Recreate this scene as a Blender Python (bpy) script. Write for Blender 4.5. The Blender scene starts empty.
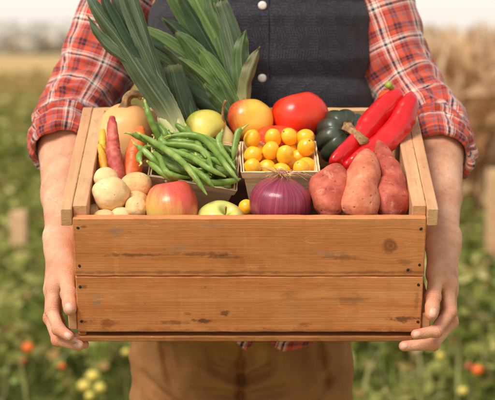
import bpy, math, random
import numpy as np
from mathutils import Vector, Matrix, noise

R = random.Random(7)
NR = np.random.default_rng(11)
PI = math.pi
scene = bpy.context.scene
col = scene.collection

# ------------------------------------------------------------------ camera
F = 1750.0
PITCH = math.atan(158 / F)
CAM = Vector((0, -2.85, 1.40))
FW = Vector((0, math.cos(PITCH), -math.sin(PITCH)))
UP = Vector((0, math.sin(PITCH), math.cos(PITCH)))
RT = Vector((1, 0, 0))
cd = bpy.data.cameras.new('camera')
cam = bpy.data.objects.new('camera', cd); col.objects.link(cam)
cam.location = CAM
cam.rotation_euler = (PI / 2 - PITCH, 0, 0)
cd.sensor_width = 36; cd.sensor_fit = 'HORIZONTAL'
cd.lens = F / 495 * 36
cd.clip_end = 3000
cd.dof.use_dof = True
cd.dof.focus_distance = 2.50
cd.dof.aperture_fstop = 6.6
scene.camera = cam

def ray(px, py):
    return FW + RT * ((px - 247.5) / F) - UP * ((py - 200) / F)
def P(px, py, d):
    return CAM + ray(px, py) * d

# crate frame (x right, y towards the person, z out of the opening)
TILT = 0.3511
M = Matrix.Translation((0.0028, -0.4009, 1.1534)) @ Matrix.Rotation(TILT, 4, 'X')
MI = M.inverted()
def CY(px, py, y):
    o = MI @ CAM; d = MI.to_3x3() @ ray(px, py)
    return o + d * ((y - o.y) / d.y)
def CZ(px, py, z):
    o = MI @ CAM; d = MI.to_3x3() @ ray(px, py)
    return o + d * ((z - o.z) / d.z)

# ------------------------------------------------------------------ node helpers
def srgb(r, g, b):
    f = lambda c: (c / 255 / 12.92) if c / 255 <= 0.04045 else ((c / 255 + 0.055) / 1.055) ** 2.4
    return (f(r), f(g), f(b), 1.0)

class G:
    def __init__(s, name):
        s.m = bpy.data.materials.new(name); s.m.use_nodes = True
        s.t = s.m.node_tree; s.t.nodes.clear()
        s.out = s.n('ShaderNodeOutputMaterial')
        tc = s.n('ShaderNodeTexCoord'); s.uv = tc.outputs['UV']; s.gen = tc.outputs['Generated']
        oi = s.n('ShaderNodeObjectInfo'); s.rnd = oi.outputs['Random']
        s.raw = tc.outputs['Object']
        add = s.n('ShaderNodeVectorMath'); add.operation = 'ADD'
        s.l(s.raw, add.inputs[0]); s.l(s.m_('MULTIPLY', s.rnd, 37.0), add.inputs[1])
        s.obj = add.outputs[0]
    def n(s, t): return s.t.nodes.new(t)
    def l(s, a, b):
        if hasattr(a, 'is_output'): s.t.links.new(a, b)
        elif a is not None:
            try: b.default_value = a
            except Exception: b.default_value = (a, a, a)
    def m_(s, op, a, b=None, c=None, clamp=False):
        n = s.n('ShaderNodeMath'); n.operation = op; n.use_clamp = clamp
        s.l(a, n.inputs[0]); s.l(b, n.inputs[1]); s.l(c, n.inputs[2])
        return n.outputs[0]
    def sep(s, v):
        n = s.n('ShaderNodeSeparateXYZ'); s.l(v, n.inputs[0]); return n.outputs
    def comb(s, x, y, z):
        n = s.n('ShaderNodeCombineXYZ'); s.l(x, n.inputs[0]); s.l(y, n.inputs[1]); s.l(z, n.inputs[2]); return n.outputs[0]
    def scale(s, v, xyz):
        n = s.n('ShaderNodeVectorMath'); n.operation = 'MULTIPLY'; s.l(v, n.inputs[0]); n.inputs[1].default_value = xyz; return n.outputs[0]
    def noise(s, v, sc=5, det=3, ro=0.55, dist=0):
        n = s.n('ShaderNodeTexNoise'); s.l(v, n.inputs['Vector']); n.inputs['Scale'].default_value = sc
        n.inputs['Detail'].default_value = det; n.inputs['Roughness'].default_value = ro; n.inputs['Distortion'].default_value = dist
        return n.outputs[0]
    def voro(s, v, sc=5, feat='F1', rnd=1.0):
        n = s.n('ShaderNodeTexVoronoi'); n.feature = feat; s.l(v, n.inputs['Vector']); n.inputs['Scale'].default_value = sc
        n.inputs['Randomness'].default_value = rnd
        return n.outputs['Distance']
    def ramp(s, f, stops, interp='LINEAR'):
        n = s.n('ShaderNodeValToRGB'); s.l(f, n.inputs[0]); cr = n.color_ramp; cr.interpolation = interp
        while len(cr.elements) < len(stops): cr.elements.new(0.5)
        for e, (p, c) in zip(cr.elements, stops):
            e.position = p; e.color = c if len(c) == 4 else (*c, 1)
        return n.outputs[0]
    def val(s, f, a, b, lo=0.0, hi=1.0):
        n = s.n('ShaderNodeMapRange'); n.interpolation_type = 'SMOOTHSTEP'; s.l(f, n.inputs[0])
        n.inputs[1].default_value = a; n.inputs[2].default_value = b; n.inputs[3].default_value = lo; n.inputs[4].default_value = hi
        return n.outputs[0]
    def mix(s, f, a, b, bl='MIX'):
        n = s.n('ShaderNodeMix'); n.data_type = 'RGBA'; n.blend_type = bl
        s.l(f, n.inputs[0]); s.l(a, n.inputs[6]); s.l(b, n.inputs[7]); return n.outputs[2]
    def bump(s, h, st=0.3, d=0.002, nrm=None):
        n = s.n('ShaderNodeBump'); s.l(h, n.inputs['Height']); n.inputs['Strength'].default_value = st; n.inputs['Distance'].default_value = d
        if nrm is not None: s.l(nrm, n.inputs['Normal'])
        return n.outputs[0]
    def attr(s, name):
        n = s.n('ShaderNodeAttribute'); n.attribute_name = name; return n.outputs
    def fin(s, color, rough=0.5, normal=None, sss=0, sssr=(0.01, 0.005, 0.003), spec=None, coat=0, trans=0, sheen=0, metal=0):
        p = s.n('ShaderNodeBsdfPrincipled'); s.l(color, p.inputs['Base Color']); s.l(rough, p.inputs['Roughness'])
        if normal is not None: s.l(normal, p.inputs['Normal'])
        if sss:
            p.inputs['Subsurface Weight'].default_value = sss; p.inputs['Subsurface Radius'].default_value = sssr; p.inputs['Subsurface Scale'].default_value = 1.0
        if spec is not None: p.inputs['Specular IOR Level'].default_value = spec
        if coat: p.inputs['Coat Weight'].default_value = coat; p.inputs['Coat Roughness'].default_value = 0.12
        if sheen: p.inputs['Sheen Weight'].default_value = sheen
        p.inputs['Metallic'].default_value = metal
        sh = p.outputs[0]
        if trans:
            tr = s.n('ShaderNodeBsdfTranslucent'); s.l(color, tr.inputs[0]); mx = s.n('ShaderNodeMixShader'); mx.inputs[0].default_value = trans
            s.l(sh, mx.inputs[1]); s.l(tr.outputs[0], mx.inputs[2]); sh = mx.outputs[0]
        s.l(sh, s.out.inputs[0]); return s.m

# ------------------------------------------------------------------ materials
def wood(name, lt, md, dk, axis='x', knots=(), stains=(), grain=1.0, rough=0.62, edges=()):
    g = G(name)
    x, y, z = g.sep(g.raw)
    if axis == 'x': lo, c1, c2 = x, z, y
    elif axis == 'y': lo, c1, c2 = y, z, x
    else: lo, c1, c2 = z, x, y
    for (kx, kz, kr) in knots:
        dx = g.m_('SUBTRACT', lo, kx); dz = g.m_('SUBTRACT', c1, kz)
        d2 = g.m_('ADD', g.m_('MULTIPLY', dx, dx), g.m_('MULTIPLY', dz, g.m_('MULTIPLY', dz, 2.0)))
        e = g.m_('POWER', 2.718, g.m_('MULTIPLY', d2, -1 / (kr * 2.4) ** 2))
        c1 = g.m_('SUBTRACT', c1, g.m_('MULTIPLY', e, g.m_('MULTIPLY', dz, 0.75)))
    off = g.m_('MULTIPLY', g.rnd, 5.0)
    v = g.comb(g.m_('ADD', lo, off), g.m_('ADD', c1, off), c2)
    n1 = g.noise(g.scale(v, (1.6, 20 * grain, 20)), 1.0, 6, 0.62, 0.5)
    n2 = g.noise(g.scale(v, (9, 420 * grain, 300)), 1.0, 3, 0.6)
    n3 = g.noise(g.scale(v, (3, 9, 9)), 1.6, 4, 0.6, 0.6)
    n4 = g.noise(g.scale(v, (12, 55 * grain, 40)), 1.0, 4, 0.65, 0.8)
    dk2 = tuple(.55 * a + .45 * b for a, b in zip(dk, md))
    c = g.ramp(n1, [(0.22, dk2), (0.42, md), (0.62, lt), (0.82, md)])
    c = g.mix(g.val(n4, 0.3, 0.72, 0.0, 0.6), c, lt)
    c = g.mix(g.val(n2, 0.35, 0.8, 0.0, 0.22), c, dk)
    n5 = g.noise(g.scale(v, (5, 11, 11)), 3.0, 5, 0.7, 0.5)
    c = g.mix(g.val(n5, 0.40, 0.66, 0.0, 0.35), c, md)
    c = g.mix(g.val(n3, 0.52, 0.8, 0.0, 0.5), c, (dk[0] * 0.8, dk[1] * 0.75, dk[2] * 0.8, 1))
    # fine scratches and pits
    sp = g.noise(g.scale(v, (60, 160, 160)), 1.0, 2, 0.5)
    c = g.mix(g.val(sp, 0.70, 0.78, 0.0, 0.5), c, (dk[0] * 0.3, dk[1] * 0.3, dk[2] * 0.3, 1))
    gy = g.noise(g.scale(v, (8, 14, 14)), 2.0, 4, 0.7, 0.4)
    c = g.mix(g.val(gy, 0.62, 0.75, 0.0, 0.38), c, (0.20, 0.165, 0.14, 1))
    x0, _, z0 = g.sep(g.raw)
    if axis == 'y': x0 = y
    nz = g.noise(g.raw, 90, 4, 0.65)
    for (kx, kz, kr) in knots:
        dx = g.m_('SUBTRACT', x0, kx); dz = g.m_('SUBTRACT', z0, kz)
        d = g.m_('SQRT', g.m_('ADD', g.m_('MULTIPLY', dx, dx), g.m_('MULTIPLY', g.m_('MULTIPLY', dz, dz), 0.8)))
        d = g.m_('ADD', d, g.m_('MULTIPLY', g.m_('SUBTRACT', nz, 0.5), kr * 0.9))
        rings = g.m_('MULTIPLY_ADD', g.m_('SINE', g.m_('MULTIPLY', d, 2.0 * PI * 4.2 / kr * 0.5)), 0.16, 0.74)
        c = g.mix(g.m_('MULTIPLY', g.val(d, kr * 0.75, kr * 1.1, 0.8, 0.0), rings), c, (0.085, 0.03, 0.013, 1))
    for (sx, sz, rx, rz, sc, st) in stains:
        dx = g.m_('DIVIDE', g.m_('SUBTRACT', x0, sx), rx); dz = g.m_('DIVIDE', g.m_('SUBTRACT', z0, sz), rz)
        d = g.m_('SQRT', g.m_('ADD', g.m_('MULTIPLY', dx, dx), g.m_('MULTIPLY', dz, dz)))
        d = g.m_('ADD', d, g.m_('MULTIPLY', g.m_('SUBTRACT', g.noise(g.scale(g.raw, (1, 1, 1.8)), 70, 5, 0.7), 0.5), 3.6))
        c = g.mix(g.val(d, 0.25, 1.15, st, 0.0), c, sc)
    # scuffs, long dark checks and greyed patches
    sc1 = g.noise(g.scale(v, (26, 70, 60)), 1.0, 5, 0.75, 1.6)
    c = g.mix(g.val(sc1, 0.60, 0.68, 0.0, 0.35), c, tuple(min(1, k * 1.5 + .03) for k in lt[:3]) + (1,))
    ck = g.noise(g.scale(v, (5, 300, 100)), 1.0, 3, 0.55, 0.3)
    c = g.mix(g.val(ck, 0.66, 0.76, 0.0, 0.38), c, tuple(k * .35 for k in dk[:3]) + (1,))
    lw = g.noise(g.scale(v, (4, 6, 6)), 1.3, 3, 0.5)
    c = g.mix(g.val(lw, 0.35, 0.7, 0.0, 0.3), c, tuple(k * .72 for k in md[:3]) + (1,))
    mt = g.noise(g.scale(v, (30, 45, 45)), 1.0, 6, 0.8); c = g.mix(g.val(mt, 0.48, 0.75, 0.0, 0.24), c, tuple(k * .55 for k in dk[:3]) + (1,))
    mb = g.noise(g.scale(v, (9, 16, 16)), 1.0, 5, 0.7, 1.0); c = g.mix(g.val(mb, 0.54, 0.72, 0.0, 0.18), c, (0.27, 0.175, 0.10, 1) if axis == 'x' else md)
    for e0, wd in edges:
        ed = g.m_('ABSOLUTE', g.m_('SUBTRACT', z0, e0)); ed = g.m_('ADD', ed, g.m_('MULTIPLY', g.m_('SUBTRACT', g.noise(g.scale(g.raw, (1, 1, 2)), 45, 5, 0.7), 0.5), wd * 3))
        c = g.mix(g.val(ed, 0.0, wd, 0.55, 0.0), c, tuple(k * .5 for k in dk[:3]) + (1,))
    h = g.m_('ADD', g.m_('ADD', g.m_('MULTIPLY', n1, 0.5), g.m_('MULTIPLY', n2, 0.8)), g.m_('MULTIPLY', ck, -0.5))
    return g.fin(c, g.val(n1, 0.2, 0.8, rough - 0.08, rough + 0.15), g.bump(h, 0.32, 0.0016), spec=0.3)

def loc_xz(px, py):
    p = CY(px, py, 0.0); return p.x, p.z
def kn(px, py, r): x, z = loc_xz(px, py); return (x, z, r)
def stn(px, py, rx, rz, c, s): x, z = loc_xz(px, py); return (x, z, rx, rz, c, s)
DKR = (0.30, 0.075, 0.016, 1); DKB = (0.05, 0.026, 0.014, 1); GRY = (0.30, 0.24, 0.19, 1)
o_lt, o_md, o_dk = srgb(226, 154, 96), srgb(205, 125, 70), srgb(160, 87, 45)
M_front_up = wood('front plank upper', o_lt, o_md, o_dk, 'x', [kn(390, 246, 0.0115)],
    [stn(116, 231, .014, .010, GRY, .45), stn(135, 255, .05, .003, DKB, .6), stn(200, 254, .045, .004, DKB, .55), stn(225, 257, .03, .003, DKB, .5), stn(342, 257, .03, .005, DKB, .5), stn(330, 253, .02, .006, GRY, .4),
     stn(408, 271, .007, .006, DKB, .7), stn(84, 227, .006, .003, DKB, .6), stn(215, 226, .02, .005, GRY, .35), stn(405, 262, .012, .008, DKB, .35), stn(180, 247, .02, .006, GRY, .35)], edges=[(-.086, .004)])
M_front_lo = wood('front plank lower', o_lt, srgb(202, 119, 65), o_dk, 'x', [],
    [stn(108, 323, .016, .0085, DKR, .8), stn(203, 321, .016, .005, DKB, .85), stn(172, 323, .03, .004, DKB, .55), stn(225, 313, .008, .005, DKB, .75), stn(188, 314, .006, .003, DKR, .6), stn(303, 325, .012, .006, DKR, .7),
     stn(405, 319, .024, .006, DKB, .75), stn(97, 301, .010, .012, GRY, .4), stn(86, 322, .008, .004, DKB, .7), stn(350, 300, .03, .006, DKB, .3), stn(290, 295, .01, .01, DKB, .25), stn(83, 287, .006, .004, DKB, .6), stn(417, 300, .004, .02, DKB, .35), stn(295, 312, .02, .02, GRY, .15)], edges=[(-.1846, .009), (-.0875, .003)])
p_lt, p_md, p_dk = srgb(228, 180, 134), srgb(208, 152, 106), srgb(160, 100, 62)
M_pale = wood('pale sawn wood', p_lt, p_md, p_dk, 'y')
M_palex = wood('pale sawn wood back', srgb(226, 184, 130), srgb(212, 164, 110), srgb(170, 118, 72), 'x')
M_bot = wood('crate base wood', srgb(190, 125, 72), srgb(164, 100, 54), srgb(110, 62, 30), 'x')
M_floor = wood('floor boards darkened for shadow', srgb(120, 78, 46), srgb(92, 58, 34), srgb(56, 34, 20), 'x')  # wood coloured dark to stand in for contact shadow under the produce
M_pun = wood('thin punnet veneer', srgb(252, 226, 184), srgb(244, 210, 162), srgb(222, 178, 128), 'x', grain=0.6)
M_stake = wood('weathered stake wood', srgb(226, 186, 142), srgb(205, 160, 116), srgb(150, 110, 76), 'z', grain=0.3)
def simple(name, c, rough=0.5, **k):
    g = G(name); nz = g.noise(g.obj, 60, 3)
    cc = g.mix(g.val(nz, 0.3, 0.7, 0, 0.35), c, (c[0] * 0.6, c[1] * 0.6, c[2] * 0.6, 1))
    return g.fin(cc, rough, **k)
M_nail = simple('rusty nail', (0.03, 0.018, 0.012, 1), 0.75)

def plaid(name, per=0.066):
    g = G(name); u, v, _ = g.sep(g.uv)
    wob = g.noise(g.obj, 14, 2)
    w = g.m_('MULTIPLY', g.m_('SUBTRACT', wob, 0.5), 0.004)
    red, red2 = srgb(212, 82, 54), srgb(178, 58, 44)
    navy, wht, grey = srgb(30, 33, 56), srgb(240, 220, 204), srgb(84, 104, 126)
    sett = [(0.0, red), (0.09, navy), (0.165, red2), (0.20, navy), (0.255, red), (0.36, red2), (0.40, wht), (0.425, red), (0.455, wht), (0.53, navy), (0.59, wht), (0.635, red), (0.66, wht), (0.67, red2), (0.78, navy), (0.805, red), (0.87, grey), (0.905, red)]
    def stripes(t, off):
        f = g.m_('FRACT', g.m_('ADD', g.m_('DIVIDE', g.m_('ADD', t, w), per), off))
        return g.ramp(f, sett, 'CONSTANT')
    a, b = stripes(u, 0.13), stripes(v, 0.41)
    # twill: threads alternate between warp and weft
    tw = g.m_('FRACT', g.m_('MULTIPLY', g.m_('ADD', u, v), 650.0))
    f = g.val(tw, 0.3, 0.7, 0.33, 0.67)
    c = g.mix(f, a, b)
    fu = g.noise(g.obj, 40, 4, 0.6)
    c = g.mix(g.val(fu, 0.3, 0.75, 0.0, 0.10), c, srgb(235, 160, 130))
    c = g.mix(g.val(g.noise(g.obj, 900, 2), 0.4, 0.7, 0, 0.18), c, (0.03, 0.02, 0.02, 1))
    h = g.m_('ADD', g.m_('MULTIPLY', tw, 0.4), g.m_('MULTIPLY', g.noise(g.obj, 120, 3), 1.2))
    return g.fin(c, 0.85, g.bump(h, 0.25, 0.002), spec=0.2, sheen=0.25)
M_plaid = plaid('plaid flannel')

def tweed():
    g = G('dark checked tweed'); u, v, _ = g.sep(g.uv)
    def st(t, per, w0, w1):
        f = g.m_('FRACT', g.m_('DIVIDE', t, per)); return g.m_('MULTIPLY', g.m_('GREATER_THAN', f, w0), g.m_('LESS_THAN', f, w1))
    base = srgb(40, 39, 46)
    ww = g.m_('MULTIPLY', g.m_('SUBTRACT', g.noise(g.obj, 18, 2), 0.5), 0.0005); u = g.m_('ADD', u, ww); v = g.m_('ADD', v, ww)
    fine_u = g.m_('GREATER_THAN', g.m_('FRACT', g.m_('DIVIDE', u, 0.0046)), 0.5)
    fine_v = g.m_('GREATER_THAN', g.m_('FRACT', g.m_('DIVIDE', v, 0.0046)), 0.5)
    blk_u = st(u, 0.036, 0.1, 0.55); blk_v = st(v, 0.036, 0.1, 0.55)
    chk = g.m_('MULTIPLY', g.m_('ADD', g.m_('MULTIPLY', fine_u, blk_v), g.m_('MULTIPLY', fine_v, blk_u)), 0.5)
    fl = g.noise(g.scale(g.obj, (1, 1, 1)), 500, 3, 0.7)
    c = g.mix(g.m_('MULTIPLY', chk, 0.40), base, srgb(104, 100, 106))
    c = g.mix(g.m_('MULTIPLY', g.m_('ADD', blk_u, blk_v), 0.22), c, srgb(30, 28, 34))
    c = g.mix(g.m_('MULTIPLY', st(u, 0.072, 0.74, 0.765), 0.14), c, srgb(112, 60, 54))
    c = g.mix(g.m_('MULTIPLY', st(v, 0.072, 0.74, 0.765), 0.12), c, srgb(96, 62, 60))
    c = g.mix(g.val(fl, 0.42, 0.72, 0, 0.3), c, srgb(120, 112, 112))
    return g.fin(c, 0.92, g.bump(g.m_('ADD', fl, g.noise(g.obj, 90, 3)), 0.35, 0.002), spec=0.15, sheen=0.2)
M_tweed = tweed()
def canvas():
    g = G('brown canvas'); a = g.noise(g.obj, 7, 4, 0.6); b = g.noise(g.scale(g.obj, (260, 260, 700)), 1, 2)
    c = g.ramp(a, [(0.3, srgb(132, 88, 52)), (0.55, srgb(165, 115, 70)), (0.75, srgb(192, 142, 96))])
    c = g.mix(g.val(b, 0.35, 0.7, 0, 0.3), c, srgb(130, 80, 42))
    return g.fin(c, 0.88, g.bump(g.m_('ADD', b, g.m_('MULTIPLY', g.noise(g.obj, 35, 3), 2)), 0.3, 0.002), spec=0.2)
M_canvas = canvas()
M_snap = simple('pearl snap', srgb(235, 222, 210), 0.3)
def skin():
    g = G('skin'); a = g.noise(g.obj, 28, 4, 0.6); b = g.noise(g.obj, 9, 3, 0.6); f = g.voro(g.obj, 700)
    c = g.ramp(a, [(0.3, srgb(214, 148, 112)), (0.5, srgb(228, 168, 132)), (0.72, srgb(238, 188, 154))])
    c = g.mix(g.val(b, 0.5, 0.75, 0, 0.3), c, srgb(212, 124, 92))
    fr = g.voro(g.obj, 160)
    c = g.mix(g.val(fr, 0.05, 0.16, 0.28, 0.0), c, srgb(158, 92, 62))
    c = g.mix(g.m_('MULTIPLY', g.attr('ruddy')[2], 0.5), c, srgb(208, 112, 84))
    h = g.m_('ADD', g.m_('MULTIPLY', g.noise(g.scale(g.obj, (1, 1, 1)), 260, 4, 0.65), 1.0), g.m_('MULTIPLY', f, 0.5))
    vo = g.n('ShaderNodeTexVoronoi'); vo.feature = 'DISTANCE_TO_EDGE'; g.l(g.scale(g.obj, (1, 1, .6)), vo.inputs['Vector']); vo.inputs['Scale'].default_value = 420
    h = g.m_('ADD', h, g.m_('MULTIPLY', g.val(vo.outputs['Distance'], 0, .12), .5))
    bb = g.noise(g.obj, 75, 4, .7); c = g.mix(g.val(bb, .45, .7, 0, .22), c, srgb(196, 120, 90))
    return g.fin(c, g.val(bb, .3, .7, .42, .62), g.bump(h, 0.45, 0.0014), sss=0.12, sssr=(0.012, 0.005, 0.003), spec=0.4)
M_skin = skin()
M_fnail = simple('fingernail', srgb(234, 178, 156), 0.48, sss=0.2)
M_hair = simple('brown hair', srgb(78, 50, 32), 0.6)
M_eye = simple('eye', srgb(235, 232, 228), 0.15)
M_boot = simple('boot leather', srgb(70, 44, 28), 0.6)

def produce(name, stops, nsc=14, speck=None, ssc=180, sth=(0.03, 0.12), sst=0.6, rough=0.45, bsc=120, bst=0.15, sss=0.0, coat=0.0, blot=None, det=3, spec=0.5, pits=0.0):
    g = G(name)
    c = g.ramp(g.noise(g.obj, nsc, det, 0.6), stops)
    if blot: c = g.mix(g.val(g.noise(g.obj, blot[1], 4, 0.65, 0.4), blot[2], blot[3], 0, blot[4]), c, blot[0])
    vd = None
    if speck:
        vd = g.voro(g.obj, ssc); c = g.mix(g.m_('MULTIPLY', g.val(vd, sth[0], sth[1], sst, 0.0), g.val(g.noise(g.obj, nsc * 1.3, 3, 0.6), 0.38, 0.62)), c, speck)
    h = g.noise(g.obj, bsc, 4, 0.6)
    if pits and vd is not None: h = g.m_('SUBTRACT', h, g.val(vd, sth[0], sth[1] * 1.3, pits, 0))
    rg = g.val(g.noise(g.obj, 40, 3), 0.3, 0.7, rough - 0.07, rough + 0.1)
    return g.fin(c, rg, g.bump(h, bst, 0.002), sss=sss, sssr=(0.01, 0.006, 0.003), coat=coat, spec=spec)
M_potato = produce('pale potato skin', [(0.3, srgb(220, 174, 114)), (0.5, srgb(236, 196, 138)), (0.7, srgb(244, 212, 160))], 22, srgb(140, 92, 48), 95, (0.06, 0.14), 0.55, 0.6, 160, 0.35, sss=0.1, blot=(srgb(205, 155, 100), 30, 0.55, 0.72, 0.5), spec=0.25, pits=0.6)
M_sweet = produce('sweet potato skin', [(0.28, srgb(150, 60, 48)), (0.5, srgb(186, 88, 68)), (0.72, srgb(210, 120, 92))], 34, srgb(98, 40, 32), 75, (0.06, 0.15), 0.55, 0.6, 90, 0.6, blot=(srgb(222, 160, 128), 38, 0.56, 0.7, 0.55), spec=0.25, pits=0.9)
M_sweet2 = produce('orange sweet potato skin', [(0.28, srgb(184, 92, 66)), (0.5, srgb(214, 124, 92)), (0.72, srgb(230, 156, 120))], 34, srgb(112, 50, 36), 78, (0.06, 0.15), 0.6, 0.58, 90, 0.6, blot=(srgb(196, 92, 76), 34, 0.54, 0.7, 0.6), spec=0.25, pits=0.9)
M_tom = produce('red tomato skin', [(0.3, srgb(214, 36, 16)), (0.6, srgb(232, 54, 24)), (0.8, srgb(238, 84, 40))], 14, rough=0.32, bsc=40, bst=0.03, sss=0.12, coat=0.15)
M_tom2 = produce('orange red tomato skin', [(0.3, srgb(226, 64, 26)), (0.6, srgb(238, 88, 42)), (0.8, srgb(242, 112, 60))], 14, rough=0.25, bsc=40, bst=0.03, sss=0.15, coat=0.2)
M_cherry = produce('yellow cherry tomato skin', [(0.3, srgb(255, 168, 24)), (0.55, srgb(255, 190, 44)), (0.8, srgb(255, 206, 76))], 40, srgb(200, 120, 20), 110, (0.03, 0.06), 0.4, 0.28, 60, 0.04, sss=0.1, coat=0.15)
M_pepper = produce('red pepper skin', [(0.3, srgb(206, 22, 24)), (0.6, srgb(228, 36, 36)), (0.8, srgb(238, 62, 52))], 16, srgb(246, 120, 100), 260, (0.02, 0.06), 0.25, rough=0.24, bsc=45, bst=0.06, coat=0.3, sss=0.05)
M_pepstub = simple('orange red pepper shoulder', srgb(236, 84, 36), 0.3)
M_greenstem = produce('green stem', [(0.3, srgb(126, 142, 44)), (0.7, srgb(170, 182, 70))], 60, rough=0.5)
M_brownstem = produce('dry brown stem', [(0.3, srgb(110, 76, 44)), (0.55, srgb(160, 120, 78)), (0.75, srgb(200, 164, 118))], 90, rough=0.75, bsc=200, bst=0.7)
M_acorn = produce('dark green squash skin', [(0.3, srgb(36, 46, 32)), (0.55, srgb(58, 66, 48)), (0.75, srgb(84, 90, 66))], 18, srgb(130, 128, 90), 150, (0.03, 0.1), 0.4, 0.36, 120, 0.15, coat=0.15)
M_butter = produce('butternut squash skin', [(0.3, srgb(236, 166, 96)), (0.5, srgb(246, 186, 116)), (0.75, srgb(250, 200, 136))], 9, srgb(214, 150, 92), 140, (0.05, 0.2), 0.3, 0.45, 140, 0.12, sss=0.1)
M_carrot = produce('orange carrot skin', [(0.3, srgb(230, 96, 38)), (0.55, srgb(242, 120, 56)), (0.8, srgb(248, 144, 82))], 30, srgb(250, 180, 130), 130, (0.04, 0.1), 0.5, 0.5, 90, 0.3, sss=0.1)
M_carrot_p = produce('purple carrot skin', [(0.3, srgb(166, 58, 48)), (0.5, srgb(194, 82, 66)), (0.68, srgb(214, 122, 98))], 60, srgb(226, 160, 136), 110, (0.05, 0.16), 0.6, 0.55, 110, 0.4)
M_carrot_y = produce('yellow carrot skin', [(0.3, srgb(226, 150, 30)), (0.7, srgb(246, 188, 64))], 30, rough=0.5, bst=0.3)

def scars(m, dark, pale):
    t = m.node_tree; bs = next(n for n in t.nodes if n.type == 'BSDF_PRINCIPLED'); g = G.__new__(G); g.m = m; g.t = t
    tc = g.n('ShaderNodeTexCoord'); obj = tc.outputs['Object']; src = bs.inputs['Base Color'].links[0].from_socket
    d = g.noise(g.scale(obj, (60, 240, 240)), 1.0, 3, 0.6, 0.6); e = g.noise(obj, 55, 5, 0.75, 0.4)
    c = g.mix(g.val(d, 0.63, 0.72, 0, 0.55), src, dark); c = g.mix(g.val(e, 0.60, 0.70, 0, 0.45), c, pale)
    f = g.noise(g.scale(obj, (1, 1.3, 1)), 42, 6, 0.82, 0.8); c = g.mix(g.val(f, 0.60, 0.72, 0, 0.5), c, tuple(k * .45 for k in dark[:3]) + (1,)); g.l(c, bs.inputs['Base Color'])
scars(M_sweet, srgb(108, 44, 36), srgb(230, 164, 132)); scars(M_sweet2, srgb(140, 66, 48), srgb(196, 96, 78)); scars(M_potato, srgb(196, 146, 92), srgb(214, 168, 112))
def streaks(name, base_stops, streak, sf=26, amt=0.6, rough=0.3, coat=0.15, blush_dir=(0, 0, 1), bl=(-0.3, 0.5), speck=None, soft=0.02):
    """Skin with a sided blush broken into streaks that run pole to pole (round fruit, bulbs)."""
    g = G(name); x, y, z = g.sep(g.raw)
    ang = g.m_('ARCTAN2', y, x)
    sv = g.comb(g.m_('MULTIPLY', g.m_('SINE', ang), sf * 0.16), g.m_('MULTIPLY', g.m_('COSINE', ang), sf * 0.16), g.m_('MULTIPLY', z, 14.0))
    st = g.noise(sv, 1.6, 6, 0.72)
    n = g.n('ShaderNodeVectorMath'); n.operation = 'NORMALIZE'; g.l(g.raw, n.inputs[0])
    d = g.n('ShaderNodeVectorMath'); d.operation = 'DOT_PRODUCT'; g.l(n.outputs[0], d.inputs[0]); d.inputs[1].default_value = Vector(blush_dir).normalized()
    lowf = g.noise(g.obj, 26, 3, 0.6)
    t = g.m_('ADD', d.outputs['Value'], g.m_('ADD', g.m_('MULTIPLY', g.m_('SUBTRACT', st, 0.5), 2.4 * amt), g.m_('MULTIPLY', g.m_('SUBTRACT', lowf, 0.5), 1.0)))
    base = g.ramp(g.noise(g.obj, 30, 3), base_stops)
    c = g.mix(g.val(t, bl[0], bl[1], 0, 0.92), base, streak)
    st2 = g.noise(g.scale(sv, (3, 3, 1.5)), 1.6, 4, 0.7)
    c = g.mix(g.m_('MULTIPLY', g.val(t, bl[0], bl[1], 0, 1), g.val(st2, 0.4, 0.7, 0, 0.4)), c, tuple(min(1, k * 0.62) for k in streak[:3]) + (1,))
    if speck is not None:
        c = g.mix(g.val(g.voro(g.obj, 210), 0.05, 0.16, 0.6, 0.0), c, speck)
    return g.fin(c, rough, g.bump(g.noise(g.obj, 120, 3), 0.05, 0.002), sss=0.1, sssr=(0.01, 0.005, 0.003), coat=coat)
YG = [(0.3, srgb(214, 196, 84)), (0.7, srgb(228, 212, 120))]
M_apple_r = streaks('red striped apple skin', [(0.3, srgb(222, 178, 84)), (0.7, srgb(232, 200, 110))], srgb(222, 72, 66), 26, 0.5, 0.36, 0.1, (-0.5, -0.1, 0.6), (-0.75, 0.55), srgb(240, 190, 150))
M_apple_g = streaks('green apple skin', [(0.3, srgb(200, 200, 84)), (0.7, srgb(222, 220, 128))], srgb(226, 110, 90), 26, 0.6, 0.35, 0.1, (-0.7, -0.5, 0.1), (0.2, 1.2), srgb(240, 235, 180))
M_apple_y = streaks('red blushed yellow apple skin', [(0.3, srgb(236, 178, 52)), (0.7, srgb(244, 200, 84))], srgb(206, 52, 40), 26, 0.28, 0.34, 0.1, (1.0, -0.1, 0.3), (-0.35, 0.6), srgb(250, 220, 140))
M_pear = streaks('yellow green pear skin', [(0.3, srgb(202, 182, 62)), (0.7, srgb(220, 204, 100))], srgb(170, 172, 60), 20, 0.5, 0.42, 0.05, (-0.6, 0, -0.4), (0.1, 0.9), srgb(150, 130, 40))
M_pear_c = streaks('cream pear skin', [(0.3, srgb(238, 210, 130)), (0.7, srgb(246, 226, 158))], srgb(226, 190, 110), 20, 0.5, 0.42, 0.05, (-0.6, 0, -0.4), (0.1, 0.9))
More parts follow.
